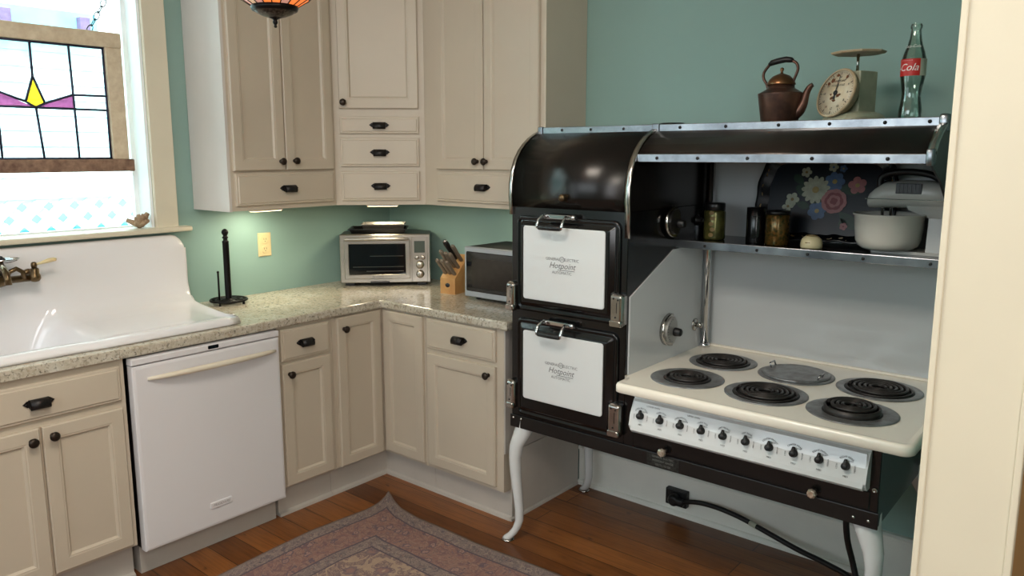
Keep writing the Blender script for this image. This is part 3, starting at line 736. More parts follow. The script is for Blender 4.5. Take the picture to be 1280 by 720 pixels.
G().panel(TF, 0.152, 0.208, 0.178, 0.240, [(0, 0.010), (0, 0.0142)]).build('display', 'lcd', cp, world=False)
for x, z, r in ((0.166, 0.152, 0.0105), (0.198, 0.152, 0.0105), (0.182, 0.114, 0.019), (0.182, 0.064, 0.019)):
    G().lathe([(r * 1.15, 0), (r * 1.15, 0.003), (r, 0.004), (r * 0.94, 0.018 if r > .015 else 0.008), (r * .8, 0.020 if r > .015 else 0.009), (0, 0.020 if r > .015 else .009)], (x, -0.012, z), (0, -1, 0), 24).build('knob', 'steel', cp, world=False)
for x in (-0.19, 0.19):
    for y in (0.03, 0.17): G().box(x - .025, x + .025, y - .012, y + .012, 0, H0, 0.003).build('foot', 'rubber', t, world=False)
t = thing('baking_pan', 'dark baking pan stacked on top of the toaster oven', 'pan', (tx, ty, CT + H1 + 0.002), PI / 4)
g = G()
def pan(x0, x1, y0, y1, z, h, m):
    rs = []
    for ins, zz in ((0.012, z), (0.0, z + h), (-0.006, z + h), (-0.006, z + h - .003), (0.003, z + h - .004), (.014, z + .003)):
        rs.append([Vector((x0 + ins, y0 + ins, zz)), Vector((x1 - ins, y0 + ins, zz)), Vector((x1 - ins, y1 - ins, zz)), Vector((x0 + ins, y1 - ins, zz))])
    g.rings(rs, smooth=False)
pan(-0.19, 0.11, 0.035, 0.23, 0.0, 0.024, 0); g.build('pan_body', 'blacksat', t, world=False)
t = thing('broiler_rack', 'shiny steel broiler tray resting in the dark baking pan', 'tray', (tx, ty, CT + H1 + 0.0055), PI / 4)
g = G(); pan(-0.125, 0.10, 0.06, 0.21, 0.0, 0.044, 0); g.build('tray_body', 'steel', t, world=False)

# ------------------------------------------------------------------ knife block + knives
kx, ky = 0.735, -0.215; ka = math.radians(8)
t = thing('knife_block', 'slanted light wood knife block between toaster oven and microwave', 'knife block', (kx, ky, CT), ka)
g = G(); prof = [(-0.075, 0.0), (-0.075, 0.080), (-0.064, 0.088), (0.048, 0.188), (0.085, 0.146), (0.045, 0.0)]
g.prism(prof, -0.045, 0.045, lambda p, q: (q, p[0], p[1])); g.build('block', 'woodlt', t, world=False)
g = G(); g.lathe([(0.0105, 0), (0.0105, 0.001), (0.0, 0.001)], (0, -0.0755, 0.045), (0, -1, 0), 20, sx=1.3); g.build('emblem', 'ink', t, world=False)
KT = Matrix.Translation((kx, ky, CT)) @ Matrix.Rotation(ka, 4, 'Z')
kdir = Vector((0, -0.665, 0.747))
def handle_geo(g, L, w, h):
    # along local +z
    rs = []
    for q, s_ in ((0, .8), (.06, 1.0), (.3, .92), (.6, 1.0), (.85, 1.1), (.96, .95), (1.0, .5)):
        rs.append([Vector((w * s_ * math.cos(a), h * s_ * math.sin(a) + (0.004 * q), q * L)) for a in [2 * PI * k / 12 for k in range(12)]])
    g.rings(rs)
spots = [(-0.028, 0.12, .105, 0), (0.0, 0.12, .105, 0), (0.028, 0.10, .10, 0), (-0.028, 0.45, .115, 0), (0.002, 0.42, .11, 0), (0.028, 0.40, .11, 0), (-0.020, 0.78, .13, 1), (0.022, 0.72, .115, 0)]
for i, (x, q, L, kind) in enumerate(spots):
    p = Vector((x, -0.064 + 0.112 * q, 0.088 + 0.100 * q)); T = KT @ Matrix.Translation(p) @ kdir.to_track_quat('Z', 'X').to_matrix().to_4x4()
    loc = T.translation
    lab = 'black handled knife standing topmost in the wooden knife block' if kind else 'grey handled knife standing in the wooden knife block'
    t = thing('kitchen_knife', lab, 'knife', loc, 0, None if kind else 'grey handled knives in the block')
    g = G(); b = bmesh.new(); b.free()
    gg = G(); handle_geo(gg, L, 0.0095 if not kind else .012, 0.0115 if not kind else .015); gg.bm.transform(T); gg.build('handle', 'rubber' if kind else 'handlegrey', t)
    gg = G(); gg.box(-0.001, 0.001, -0.009, 0.009, -0.012, 0.003); gg.bm.transform(T); gg.build('blade', 'steel', t)
    if kind:
        gg = G(); gg.lathe([(.009, .128), (.010, .134), (0, .138)], n=12); gg.bm.transform(T); gg.build('cap', 'chrome', t)

# ------------------------------------------------------------------ microwave
t = thing('microwave', 'black microwave with steel trim strips beside the stove', 'microwave', (1.1, -0.2, CT))
x0, x1, yf = 0.903, 1.385, -0.335; z0, z1 = CT + 0.016, 1.172
g = G(); g.box(x0, x1, yf + 0.02, -0.02, z0, z1 - .002, 0.003); g.build('housing', 'mattblack', t)
MFn = FB(yf + 0.02)
g = G(); g.panel(MFn, x0, x1, z0, z1, [(0, 0), (0, 0.014), (0.004, 0.020), (0.010, 0.020)]); g.build('fascia', mat('silver_painted_trim', (178, 184, 192), 0.35, 0.4), t)
d = G().panel(MFn, x0 + 0.014, x1 - 0.012, z0 + 0.028, z1 - 0.022, [(0, 0.016), (0, 0.0215), (0.003, 0.0225)], rad=0.008).build('door', 'glassdark', t)
G().panel(MFn, x0 + 0.052, x1 - 0.11, z0 + 0.050, z1 - 0.052, [(0, 0.0222), (0, 0.0232)], rad=0.005).build('door_window', mat('perforated_door_screen', (44, 40, 38), 0.16, var=0.15, scale=30), d)
for x in (x0 + .04, x1 - .04):
    for y in (yf + .06, -0.06): G().lathe([(.014, 0), (.012, .016)], (x, y, CT), n=12).build('foot', 'rubber', t)

# ------------------------------------------------------------------ the range
XL, XM, XR, XH = 1.483, 2.012, 2.885, 2.945
YF = -0.68; YB = -0.045; ZB = 0.505
R = thing('electric_range', 'antique black and white electric range with ovens beside the cooktop', 'stove', (2.2, -0.38, 0))
g = G(); g.box(XL, XM, YF, YB, ZB, 1.41, 0.003); g.build('oven_cabinet', 'black', R)
g = G(); g.box(XM, XR, YF, YB, ZB, 0.783, 0.003); g.build('lower_body', 'black', R)
g = G(); g.box(XL - 0.004, XR + 0.004, YF - 0.006, YF, ZB, ZB + 0.052, 0.002)
for x in (XL + .014, XL + .052, XR - .014, XR - .050):
    pass
g.build('apron', 'blacksat', R)
ARC = [(-.682, 1.405), (-.687, 1.45), (-.686, 1.492), (-.676, 1.54), (-.656, 1.585), (-.632, 1.617), (-.606, 1.641), (-.572, 1.664), (-.539, 1.680), (-.503, 1.692)]
hood = G().xprism(ARC + [(YB, 1.692), (YB, 1.405)], XL + 0.002, XM, True)
for f in hood.bm.faces:
    if len(f.verts) > 6 : f.smooth = False
hood = hood.build('warming_hood', 'hoodblk', R)
# open hood over the cooktop
cut = [(-.642, 1.605), (-.632, 1.617), (-.606, 1.641), (-.572, 1.664), (-.539, 1.680), (-.503, 1.692)]
g = G(); inner = [(y + 0.006, z - 0.010) for y, z in cut[::-1]]
g.xprism(cut + inner, XM, XH, True); g.build('canopy', 'canopy', R)
g = G(); g.box(XL, XH, -0.503, YB, 1.690, 1.708, 0.001); g.build('top_shelf', 'blacksat', R)
g = G(); g.box(XL + .022, XM - .012, -0.512, -0.500, 1.686, 1.713, 0.002); g.box(XM + .016, XH - .02, -0.512, -0.500, 1.686, 1.713, 0.002)
g.box(XL - .002, XL + .020, -0.516, -0.496, 1.680, 1.716, 0.004); g.box(XM - .012, XM + .016, -0.516, -0.496, 1.682, 1.716, 0.003); g.box(XH - .022, XH + .006, -0.518, -0.470, 1.672, 1.722, 0.008)
g.build('top_trim', 'trim', R)
g = G(); g.box(XM + .01, XH - .012, -0.652, -0.642, 1.580, 1.608, 0.002); g.box(XH - .018, XH + .004, -0.662, -0.63, 1.575, 1.622, 0.006); g.build('canopy_trim', 'trim', R)
def rim(x0, x1, pts, name='rim_trim'):
    ex = []; 
    for i, (y, z) in enumerate(pts):
        a = Vector(pts[max(i - 1, 0)]); b = Vector(pts[min(i + 1, len(pts) - 1)]); t_ = (b - a).normalized(); n_ = Vector((-t_.y, t_.x))
        if n_.x > 0 and n_.y < 0: n_ = -n_
        if n_.x > 0: n_ = -n_
        ex.append((y + n_.x * 0.008, z + n_.y * 0.008))
    G().xprism(pts + ex[::-1], x0, x1, True).build(name, 'nickel', R)
rim(XL - .006, XL + .010, [(-.680, 1.375)] + ARC); rim(XM - .010, XM + .010, [(-.680, 1.315)] + ARC)
rim(XH - .018, XH + .004, cut)
# end bracket panel at the right, under the hood
g = G(); g.xprism([(YB, 1.692), (-.503, 1.69), (-.60, 1.64), (-.645, 1.60), (-.645, 1.575), (-.52, 1.53), (-.38, 1.45), (-.33, 1.36), (-.33, 1.26), (YB, 1.26)], XH - .008, XH - .002); g.build('end_panel', 'blacksat', R)
# rivets on the trims
for pts_, yy in (([(x, 1.70) for x in (1.60, 1.735, 1.88, 2.11, 2.28, 2.46, 2.62, 2.78, 2.90)], -.512), ([(x, 1.594) for x in (2.10, 2.25, 2.42, 2.62, 2.83)], -.652), ([(x, 1.266) for x in (2.14, 2.34, 2.52, 2.70, 2.90)], -.337)):
    for x, z in pts_: G().lathe([(.006, 0), (.005, .003), (0, .004)], (x, yy, z), (0, -1, 0), 10).build('rivet', 'blacksat', R)
for x, z in ((XL + .014, .545), (XL + .053, .545), (XR - .065, .527), (XR - .022, .527)): G().lathe([(.006, 0), (.0055, .003), (0, .005)], (x, YF - .006, z), (0, -1, 0), 12).build('screw', 'nickel', R)
for x, z in ((2.052, .765), (2.052, .628), (2.872, .755), (2.872, .625)): G().lathe([(.008, 0), (.008, .003), (.004, .004), (.003, .002), (0, .002)], (x, YF - .001, z), (0, -1, 0), 14).build('screw', 'nickel', R)
# white backsplash + side panel
g = G(); g.box(XM, XH - .01, YB - .004, YB + .004, 0.80, 1.69); g.build('back_panel', 'shadedenamel', R)
g = G(); g.xprism([(YB, .815), (YB, 1.245), (-.345, 1.245), (-.664, 1.102), (-.664, .815)], XM, XM + .006); g.build('side_panel', 'shadedenamel', R)
g = G(); g.lathe([(.017, 0), (.017, .87)], (2.036, -0.088, .815), n=20); g.lathe([(.024, 0), (.022, .012), (.017, .016)], (2.036, -0.088, .815), n=20); g.build('pole', 'chrome', R)
# shelf
g = G(); g.box(XM, XH - .01, -0.328, YB, 1.262, 1.280); g.build('shelf', 'black', R)
g = G(); g.box(XM - .002, XH + .002, -0.337, -0.327, 1.252, 1.282, .002); g.build('shelf_trim', 'trim', R)
# hood knob
g = G(); g.lathe([(.014, 0), (.009, .006), (.012, .014), (.015, .020), (.011, .027), (0, .029)], (1.742, -0.687, 1.448), (0, -1, 0), 20); g.build('knob', 'brass', R)
RF = FB(YF)
# oven doors
def oven_door(z0, z1, p0, p1):
    d = G().panel(RF, 1.512, 1.985, z0, z1, [(0, 0), (0, 0.006), (0.005, 0.010), (0.012, 0.010), (0.017, 0.005), (0.022, 0.007), (0.034, 0.022), (0.040, 0.024)], rad=0.03, smooth=True).build('oven_door', 'black', R)
    g = G(); g.panel(RF, 1.562, 1.934, p0, p1, [(0, 0.022), (0, 0.027), (0.002, 0.029), (0.012, 0.0295)], rad=0.011); g.build('door_panel', 'enamel', d)
    cx, cz = 1.748, (p0 + p1) / 2 + 0.0
    g = G(); f = lambda dx, dz, sc=1.0: (lambda x, y: (cx + dx + x, YF - 0.0302, cz + dz + y * sc))
    g.text('GENERAL', 0.0155, f(-0.042, 0.024)); g.text('ELECTRIC', 0.0155, f(0.043, 0.024)); g.text('Hotpoint', 0.032, f(0, 0.000, 1.0), 0.35); g.text('AUTOMATIC', 0.0155, f(0.0, -0.026))
    g.box(cx - 0.02, cx + 0.058, YF - .0303, YF - .0299, cz - 0.0165, cz - 0.0145)
    g.tube([(cx + .010 * math.cos(a), YF - .030, cz + .025 + .010 * math.sin(a)) for a in [2 * PI * k / 20 for k in range(20)]], 0.0009, 5, closed=True)
    g.text('GE', 0.010, f(0, 0.025))
    g.build('door_lettering', mat('grey_enamel_print', (96, 96, 98), 0.4), d)
    # handle : sprung chrome bracket with black grip
    hx, hz = 1.725, z1 + 0.002
    g = G(); yb = YF - 0.012
    g.box(hx - .052, hx + .060, yb - .020, yb - .004, hz - .008, hz + .010, .004)
    for s_ in (-0.058, 0.050):
        g.tube([(hx + s_ * .8, yb - .010, hz), (hx + s_, yb - .034, hz + .004), (hx + s_ * 1.05, yb - .054, hz - .010), (hx + s_ * 1.03, yb - .064, hz - .030), (hx + s_, yb - .064, hz - .040)], 0.0055, 10)
    g.lathe([(.008, -.068), (.010, -.06), (.008, -.052)], (hx, yb - .012, hz + .001), (1, 0, 0), 14); g.lathe([(.008, .056), (.011, .066), (.008, .078)], (hx, yb - .012, hz + .001), (1, 0, 0), 14)
    g.build('door_handle', 'chrome', d)
    g = G(); g.lathe([(.007, -.056), (.010, -.050), (.011, 0), (.010, .044), (.007, .050)], (hx, yb - .064, hz - .036), (1, 0, 0), 16); g.build('handle_grip', 'rubber', d)
    return d
oven_door(0.999, 1.374, 1.052, 1.337); oven_door(0.567, 0.968, 0.648, 0.926)
def latch(x0, x1, z0, z1, name):
    g = G(); g.panel(RF, x0, x1, z0, z1, [(0, 0), (0, 0.020), (0.005, 0.030), (0.012, 0.034)], rad=0.012, smooth=True)
    g.panel(RF, x0 + .002, x1 - .002, z0 - .004, z0 + .026, [(0, .010), (0, 0.030), (.006, .040)], rad=0.010, smooth=True)
    o = g.build(name, 'nickel', R)
    g = G(); cxm = (x0 + x1) / 2
    for u, v in ((cxm - .008, z1 - .016), (cxm + .010, z1 - .02), (cxm, z0 + .034)): g.lathe([(.0035, 0), (.0035, .001), (0, .001)], (u, YF - .0345, v), (0, -1, 0), 8)
    g.box(cxm + .004, cxm + .006, YF - .0348, YF - .034, z0 + .05, z1 - .03)
    g.build('screw', 'blacksat', o)
latch(1.474, 1.520, 0.998, 1.108, 'hinge'); latch(1.474, 1.520, 0.594, 0.708, 'hinge')
latch(1.958, 2.014, 0.998, 1.116, 'latch'); latch(1.958, 2.014, 0.588, 0.710, 'latch')
# cooktop
g = G()
X0, X1, Y0, Y1 = 2.015, 2.985, -0.784, YB
def ctring(ins, z):
    a, b, c, d_ = X0, X1 - ins, Y0 + ins, Y1; r = max(0.035 - ins, 0.004)
    pts = [(a, d_), (a, -0.66), (a + 0.0, -0.69)]
    pts = [(X0, Y1), (X0, -0.685), (X0 + 0.015 + ins * .5, -0.695)]
    for k in range(6):
        q = PI + k * PI / 10; pts.append((X0 + .015 + ins + .022 + .022 * math.cos(q), Y0 + ins + .022 + .022 * math.sin(q)))
    for k in range(7):
        q = -PI / 2 + k * PI / 12; pts.append((b - r + r * math.cos(q), Y0 + ins + r + r * math.sin(q)))
    pts.append((b, Y1))
    return [Vector((x, y, z)) for x, y in pts]
g.rings([ctring(0.006, 0.782), ctring(0.0, 0.786), ctring(0.0, 0.808), ctring(0.003, 0.815), ctring(0.009, 0.8175), ctring(0.016, 0.8165), ctring(0.024, 0.8150)], True, True, True, False)
for f in g.bm.faces:
    if len(f.verts) == 4: f.smooth = True
g.box(XM + .006, X1 - .03, YB - .022, YB, 0.815, 0.824, .003)
g.build('cooktop', 'creamenamel', R)
def burner(x, y, rc, style, rr=0.105, raise_=0.0):
    o = G().lathe([(rc + .004, -.001), (rr - .004, -.001), (rr, .001), (rr, .0025), (rr - .006, .0045), (rc + .010, .0035), (rc + .004, .001)], (x, y, .815), n=48, cap0=False, cap1=False).build('burner', 'driprim', R)
    g = G(); g.lathe([(0, -.002), (rc + .006, -.002), (rc + .006, .0015), (0, .0008)], (x, y, .8155), n=40); g.build('drip_pan', 'pit', o)
    g = G(); nt = 3.5 if rc < .09 else 4.5; N = int(nt * 30); pts = []
    r0 = 0.020
    for k in range(N + 1):
        a = 2 * PI * nt * k / N; r = r0 + (rc - .010 - r0) * k / N
        pts.append((x + r * math.cos(a), y + r * math.sin(a), .8235 + raise_))
    g.tube(pts, 0.0058, 8)
    g.tube([(x + (rc - .003) * math.cos(a), y + (rc - .003) * math.sin(a), .819 + raise_) for a in [2 * PI * k / 40 for k in range(40)]], 0.004, 6, closed=True)
    if raise_ > 0: g.lathe([(rc - .001, 0), (rc + .001, raise_ + .004), (rc - .004, raise_ + .004), (rc - .004, 0)], (x, y, .8165), n=40, cap0=False, cap1=False)
    for k in range(3):
        a = 2 * PI * k / 3 + .4; g.box(-.003, rc - .004, -.002, .002, .8165, .8185 + raise_ * .6, T=Matrix.Translation((x, y, 0)) @ Matrix.Rotation(a, 4, 'Z'))
    g.lathe([(.010, 0), (.010, .003), (0, .004)], (x, y, .818 + raise_), n=16)
    g.build('coil', 'coil', o)
burner(2.206, -0.278, 0.096, 0, .127); burner(2.202, -0.568, 0.078, 0, .129); burner(2.486, -0.562, 0.102, 0, .135); burner(2.765, -0.272, 0.104, 0, .136); burner(2.764, -0.574, 0.082, 0, .135, 0.014)
# well ring and its lid
g = G(); g.lathe([(.080, -.001), (.126, -.001), (.132, .001), (.132, .003), (.124, .005), (.080, .003)], (2.485, -0.277, .815), n=48, cap0=False, cap1=False); g.build('well_ring', 'driprim', R)
t = thing('cooker_lid', 'round grey metal lid with two loop handles on the cooktop, back centre', 'lid', (2.485, -0.277, .820))
g = G(); g.lathe([(.117, 0), (.119, .003), (.112, .007), (.108, .006), (.07, .007), (.03, .008), (0, .0095)], (2.485, -0.277, .820), n=48); g.build('disc', 'driprim', t)
for s_ in (-1, 1):
    c = Vector((2.485 + s_ * .094, -0.277 + s_ * -.03, .826)); w_ = .022
    G().tube([c + Vector((0, -w_, 0)), c + Vector((s_ * .006, -w_, .016)), c + Vector((s_ * .006, w_, .016)), c + Vector((0, w_, 0))], .003, 8).build('handle', 'chrome', t)
# control panel
g = G(); P0, P1 = 2.062, 2.858
prof = [(-.681, .783), (-.690, .778), (-.692, .745), (-.706, .740), (-.720, .700), (-.730, .655), (-.732, .640), (-.722, .630), (-.681, .628)]
g.xprism(prof, P0, P1, False); bmesh.ops.bevel(g.bm, geom=[e for e in g.bm.edges if abs(e.verts[0].co.x - e.verts[1].co.x) < 1e-6 and e.verts[0].co.z < .75 and e.verts[1].co.z < .75 and e.verts[0].co.y < -.70 and e.verts[1].co.y < -.70], offset=.008, segments=3, affect='EDGES')
cpn = g.build('control_panel', 'enamel', R)
sl = Vector((0, -.720 + .730, .700 - .655)).normalized()   # up direction on the panel face
def cpt(x, v, n=0.0):  # v measured along face from z=.695
    base = Vector((x, -.7212, .695)); nn = Vector((0, -sl.z, sl.y))
    return base + sl * v + nn * n
labels = ['OVEN BOTTOM', 'OVEN TOP', 'OVEN BOTTOM', 'OVEN TOP', 'LEFT FRONT', 'LEFT REAR', 'CENTER FRONT', 'CENTER REAR', 'RIGHT FRONT', 'RIGHT REAR']
g = G()
for i, lb in enumerate(labels):
    kx_ = 2.106 + i * 0.0769
    def arcf(x, y, kx_=kx_):
        r = 0.027 + y; a = PI / 2 - x / 0.027
        return tuple(cpt(kx_ + r * math.cos(a), 0.0 + r * math.sin(a), 0.0012))
    g.text(lb, 0.0078, arcf)
    g.text('HIGH', 0.006, lambda x, y, kx_=kx_: tuple(cpt(kx_ + .012 + x, .016 + y, .0012)))
    g.text('MED', 0.0075, lambda x, y, kx_=kx_: tuple(cpt(kx_ + .002 + x, -.031 + y, .0012)))
    g.text('MEDIUM', 0.0058, lambda x, y, kx_=kx_: tuple(cpt(kx_ + .026 - y, -.004 + x, .0012)))
    g.text('LOW', 0.007, lambda x, y, kx_=kx_: tuple(cpt(kx_ - .026 - y, -.006 + x, .0012)))
g.text('LOWER OVEN', 0.008, lambda x, y: tuple(cpt(2.150 + x, .0385 + y, .0012))); g.text('UPPER OVEN', 0.008, lambda x, y: tuple(cpt(2.303 + x, .0385 + y, .0012)))
g.build('panel_lettering', 'ink', cpn)
for i in range(10):
    c = cpt(2.106 + i * 0.0769, 0, 0.0); nn = Vector((0, -sl.z, sl.y))
    g = G(); g.lathe([(.0125, 0), (.0125, .004), (.0105, .006), (.0105, .018), (.008, .021), (0, .021)], c, nn, 20)
    T = Matrix.Translation(c) @ Matrix(((1, 0, 0, 0), (0, sl.y, -sl.z * -1 * -1, 0), (0, sl.z, sl.y, 0), (0, 0, 0, 1)))
    # pointer lobe
    g.tube([c + nn * .010, c + nn * .010 + sl * .012, c + nn * .009 + sl * .021], [.008, .0068, .0042], 10)
    kb = g.build('control_knob', 'rubber', R)
    G().lathe([(.005, 0), (.005, .001), (0, .001)], c + nn * .0208, nn, 12).build('knob_cap', 'ink', kb)
# drawer below the panel
d = G().panel(RF, 2.055, 2.862, 0.562, 0.618, [(0, 0), (0, 0.003), (0.003, 0.005)]).build('drawer', 'black', R)
for x in (2.184, 2.701): G().lathe([(.006, 0), (.006, .010), (.012, .014), (.016, .022), (.014, .030), (.009, .033), (0, .033)], (x, YF - .004, .574), (0, -1, 0), 8, smooth=False).build('glass_knob', 'crystal', d)
pt = G().panel(RF, 2.116, 2.242, 0.508, 0.555, [(0, 0.005), (0, 0.0075)]).build('nameplate', mat('engraved_plate', (34, 36, 36), 0.35, 0.6, rgb2=(66, 68, 66), scale=120), R)
g = G()
for k, s_ in enumerate(('GENERAL ELECTRIC', 'HOTPOINT RANGE', 'VOLTS 115/230')):
    g.text(s_, 0.0095, lambda x, y, k=k: (2.179 + x, YF - .0078, .5455 - k * .014 + y))
g.build('plate_lettering', mat('plate_print', (120, 122, 118), 0.4), pt)
# thermostat dials on the side panel
def dial(y, z, r, m0):
    X = XM + .006
    # D-shaped nickel case with numbered band on its rim side
    pr = []
    for k in range(13):
        a = PI / 2 + k * PI / 12; pr.append((y + r * 0.35 + r * 1.15 * math.cos(a) * 1.0, z + r * math.sin(a)))
    pr += [(y + r * .75, z - r * .55), (y + r * .75, z + r * .55)]
    o = G().prism(pr, X, X + .018, lambda p, q: (q, p[0], p[1]), True)
    o = o.build('thermostat', 'nickel', R)
    g = G(); g.prism([(y + r * .30 + (p[0] - y - r * .30) * .82, z + (p[1] - z) * .82) for p in pr], X + .018, X + .026, lambda p, q: (q, p[0], p[1])); g.build('face', m0, o)
    g = G()
    for k in range(11):
        a = PI / 2 + .35 + k * (PI - .7) / 10; c = Vector((X + .0265, y + r * .33 + r * .80 * math.cos(a), z + r * .72 * math.sin(a)))
        g.box(c.x - .0003, c.x + .0005, c.y - .0035, c.y + .0035, c.z - .0007, c.z + .0007)
    g.build('dial_marks', 'ink', o)
    g = G(); g.lathe([(.017, 0), (.017, .012), (.015, .030), (.011, .034), (0, .034)], (X + .02, y + r * .38, z - r * .12), (1, 0, 0), 20); g.build('dial_knob', 'rubber', o)
    return o
dial(-0.392, 0.935, 0.064, 'dialsteel')
dial(-0.392, 1.355, 0.060, 'blacksat')
g = G(); g.lathe([(.026, 0), (.026, .004), (.020, .007), (.010, .009)], (XM + .006, -.148, .916), (1, 0, 0), 24); g.lathe([(.010, 0), (.012, .02), (.008, .026), (0, .026)], (XM + .014, -.148, .916), (1, 0, 0), 16); g.build('switch', 'nickel', R)
g = G(); g.lathe([(.022, 0), (.022, .004), (.012, .007), (.012, .02), (0, .022)], (XM + .001, -.150, 1.345), (1, 0, 0), 24); g.build('switch', 'blacksat', R)
# legs : white cabriole
def leg(x, y, sx, sy, mname='enamel'):
    pts = [(0.030, 0, .540, .050, .040), (0.026, 0, .500, .048, .038), (0.012, 0, .462, .042, .034), (-.004, 0, .42, .034, .030), (-.010, 0, .37, .028, .026), (-.008, 0, .30, .025, .024), (-.001, 0, .22, .022, .022), (.006, 0, .14, .020, .020), (.006, 0, .09, .019, .019), (-.004, 0, .055, .019, .019), (-.018, 0, .030, .021, .020), (-.032, 0, .016, .024, .022), (-.038, 0, .008, .024, .021)]
    rs = []
    for dx, dy, z, a, b in pts:
        rs.append([Vector((x + sx * (dx) + a * .9 * math.cos(q), y + sy * dx * .6 + b * math.sin(q), z)) for q in [2 * PI * k / 16 for k in range(16)]])
    o = G().rings(rs).build('leg', mname, R)
    G().lathe([(.027, 0), (.027, .004), (.022, .008)], (x - sx * .036, y - sy * .036 * .6, 0), n=20).build('foot', 'nickel', o)
leg(1.502, -.664, 1, 1); leg(2.872, -.654, -1, 1); leg(1.478, -.100, 1, -1); leg(2.900, -.100, -1, -1)

# power receptacle, plug and cord
t = thing('range_outlet', 'black surface outlet low on the back wall under the stove', 'outlet', (1.9, -0.02, 0.09))
g = G(); g.box(1.862, 1.965, -0.05, -0.021, 0.052, 0.128, .004); g.build('outlet_box', 'rubber', t)
t = thing('power_cord', 'thick black stove power cord drooping below the range', 'cord', (2.2, -0.1, 0.1))
g = G(); g.lathe([(.022, 0), (.028, .012), (.026, .032), (.016, .042)], (1.915, -.05, .090), (0, -1, 0), 20); g.box(1.905, 1.965, -.088, -.062, .070, .104, .008); g.build('plug', 'rubber', t)
pts = [(1.955, -.072, .088), (2.0, -.078, .108), (2.06, -.082, .120), (2.14, -.09, .124), (2.233, -.10, .118), (2.326, -.12, .108), (2.416, -.14, .097), (2.503, -.16, .088), (2.62, -.20, .090), (2.72, -.24, .085), (2.80, -.30, .05), (2.82, -.36, .035), (2.79, -.38, .09), (2.746, -.36, .213), (2.724, -.38, .326), (2.71, -.38, .515)]
def smooth_pts(P, n=6):
    P = [Vector(p) for p in P]; out = []
    for i in range(len(P) - 1):
        a, b, c, d_ = P[max(i - 1, 0)], P[i], P[i + 1], P[min(i + 2, len(P) - 1)]
        for k in range(n):
            q = k / n; out.append(0.5 * ((2 * b) + (-a + c) * q + (2 * a - 5 * b + 4 * c - d_) * q * q + (-a + 3 * b - 3 * c + d_) * q ** 3))
    out.append(P[-1]); return out
G().tube(smooth_pts(pts), .0105, 12).build('cable', 'rubber', t)
sp = smooth_pts(pts); k = 27; G().tube([sp[k], sp[k + 1], sp[k + 2]], .0115, 12).build('cord_tag', 'greylabel', t)

# ------------------------------------------------------------------ objects on top of the range
TZ = 1.7085
cx, cy = 2.404, -.36
t = thing('copper_kettle', 'aged copper tea kettle with arched handle on top of the stove', 'kettle', (cx, cy, TZ))
g = G(); g.lathe([(.059, 0), (.0605, .003), (.0745, .098), (.075, .102), (.070, .104), (.050, .116), (.044, .120), (.044, .130), (.042, .130)], (cx, cy, TZ), n=40); g.build('body', 'copper', t)
g = G(); g.lathe([(.046, .130), (.047, .134), (.040, .148), (.028, .160), (.012, .167), (.005, .169), (.004, .175), (.0065, .180), (.006, .186), (0, .189)], (cx, cy, TZ), n=32); g.build('lid', 'copperlt', t)
hp = [(-.045, 0, .118), (-.050, 0, .135), (-.062, 0, .155), (-.062, 0, .175), (-.048, 0, .195), (-.040, 0, .203), (-.020, 0, .209), (.010, 0, .213), (.030, 0, .209), (.047, 0, .200), (.054, 0, .182), (.048, 0, .160), (.040, 0, .138), (.040, 0, .118)]
g = G(); g.tube([Vector((cx, cy, TZ)) + Vector(p) for p in smooth_pts(hp, 4)], .0048, 10); hd = g.build('handle', 'copper', t)
g = G(); g.tube([Vector((cx, cy, TZ)) + Vector(p) for p in [(-.045, 0, .200), (-.036, 0, .206), (-.012, 0, .211), (.012, 0, .214), (.030, 0, .211), (.036, 0, .208)]], [.006, .0095, .010, .010, .009, .006], 12); g.build('handle_grip', 'rubber', hd)
g = G(); g.tube([Vector((cx, cy, TZ)) + Vector(p) for p in smooth_pts([(.050, 0, .030), (.068, 0, .046), (.080, 0, .072), (.086, 0, .098), (.096, 0, .118), (.106, 0, .126)], 4)], [.020, .020, .0195, .019, .018, .017, .016, .015, .014, .013, .0125, .012, .0115, .011, .0105, .010, .0095, .009, .0085, .008, .0075], 12); g.build('spout', 'copper', t)
# kitchen scale
sx_, sy_ = 2.630, -.30; sa = math.radians(-22)
t = thing('kitchen_scale', 'antique sage green dial scale with octagonal plate on top of the stove', 'scale', (sx_, sy_, TZ), sa)
g = G(); rs = []
for dx, z in ((.076, 0), (.078, .010), (.070, .024), (.052, .034)):
    rs.append([Vector((math.copysign(abs(math.cos(q)) ** .5, math.cos(q)) * dx, math.copysign(abs(math.sin(q)) ** .5, math.sin(q)) * dx * 1.15, z)) for q in [2 * PI * k / 32 for k in range(32)]])
g.rings(rs); g.build('base', 'scale', t, world=False)
g = G(); g.box(-.046, .046, -.042, .042, .026, .163, .003); g.build('housing', 'scale', t, world=False)
g = G(); g.cyl((0, 0, .16), (0, 0, .222), .0045); g.build('rod', 'nickel', t, world=False)
g = G(); g.lathe([(.080, 0), (.084, .004), (.084, .007), (.079, .006), (.02, .003), (0, .003)], (0, 0, .220), n=8, smooth=False); g.build('platform', 'rustcream', t, world=False)
dn = Vector((-.16, -.93, .30)).normalized(); dc = Vector((-.022, -.062, .094))
q_ = dn.to_track_quat('Z', 'Y').to_matrix().to_4x4(); DT = Matrix.Translation(dc) @ q_
g = G(); g.lathe([(.070, -.024), (.078, -.004), (.082, .0), (.083, .006), (.079, .010), (.076, .008)], n=40, T=DT, cap1=False); dl = g.build('dial_case', 'rustcream', t, world=False)
g = G(); g.lathe([(.077, .0), (.077, .005), (0, .0055)], n=40, T=DT); g.build('dial_face', 'dialface', dl, world=False)
g = G()
up_ = None
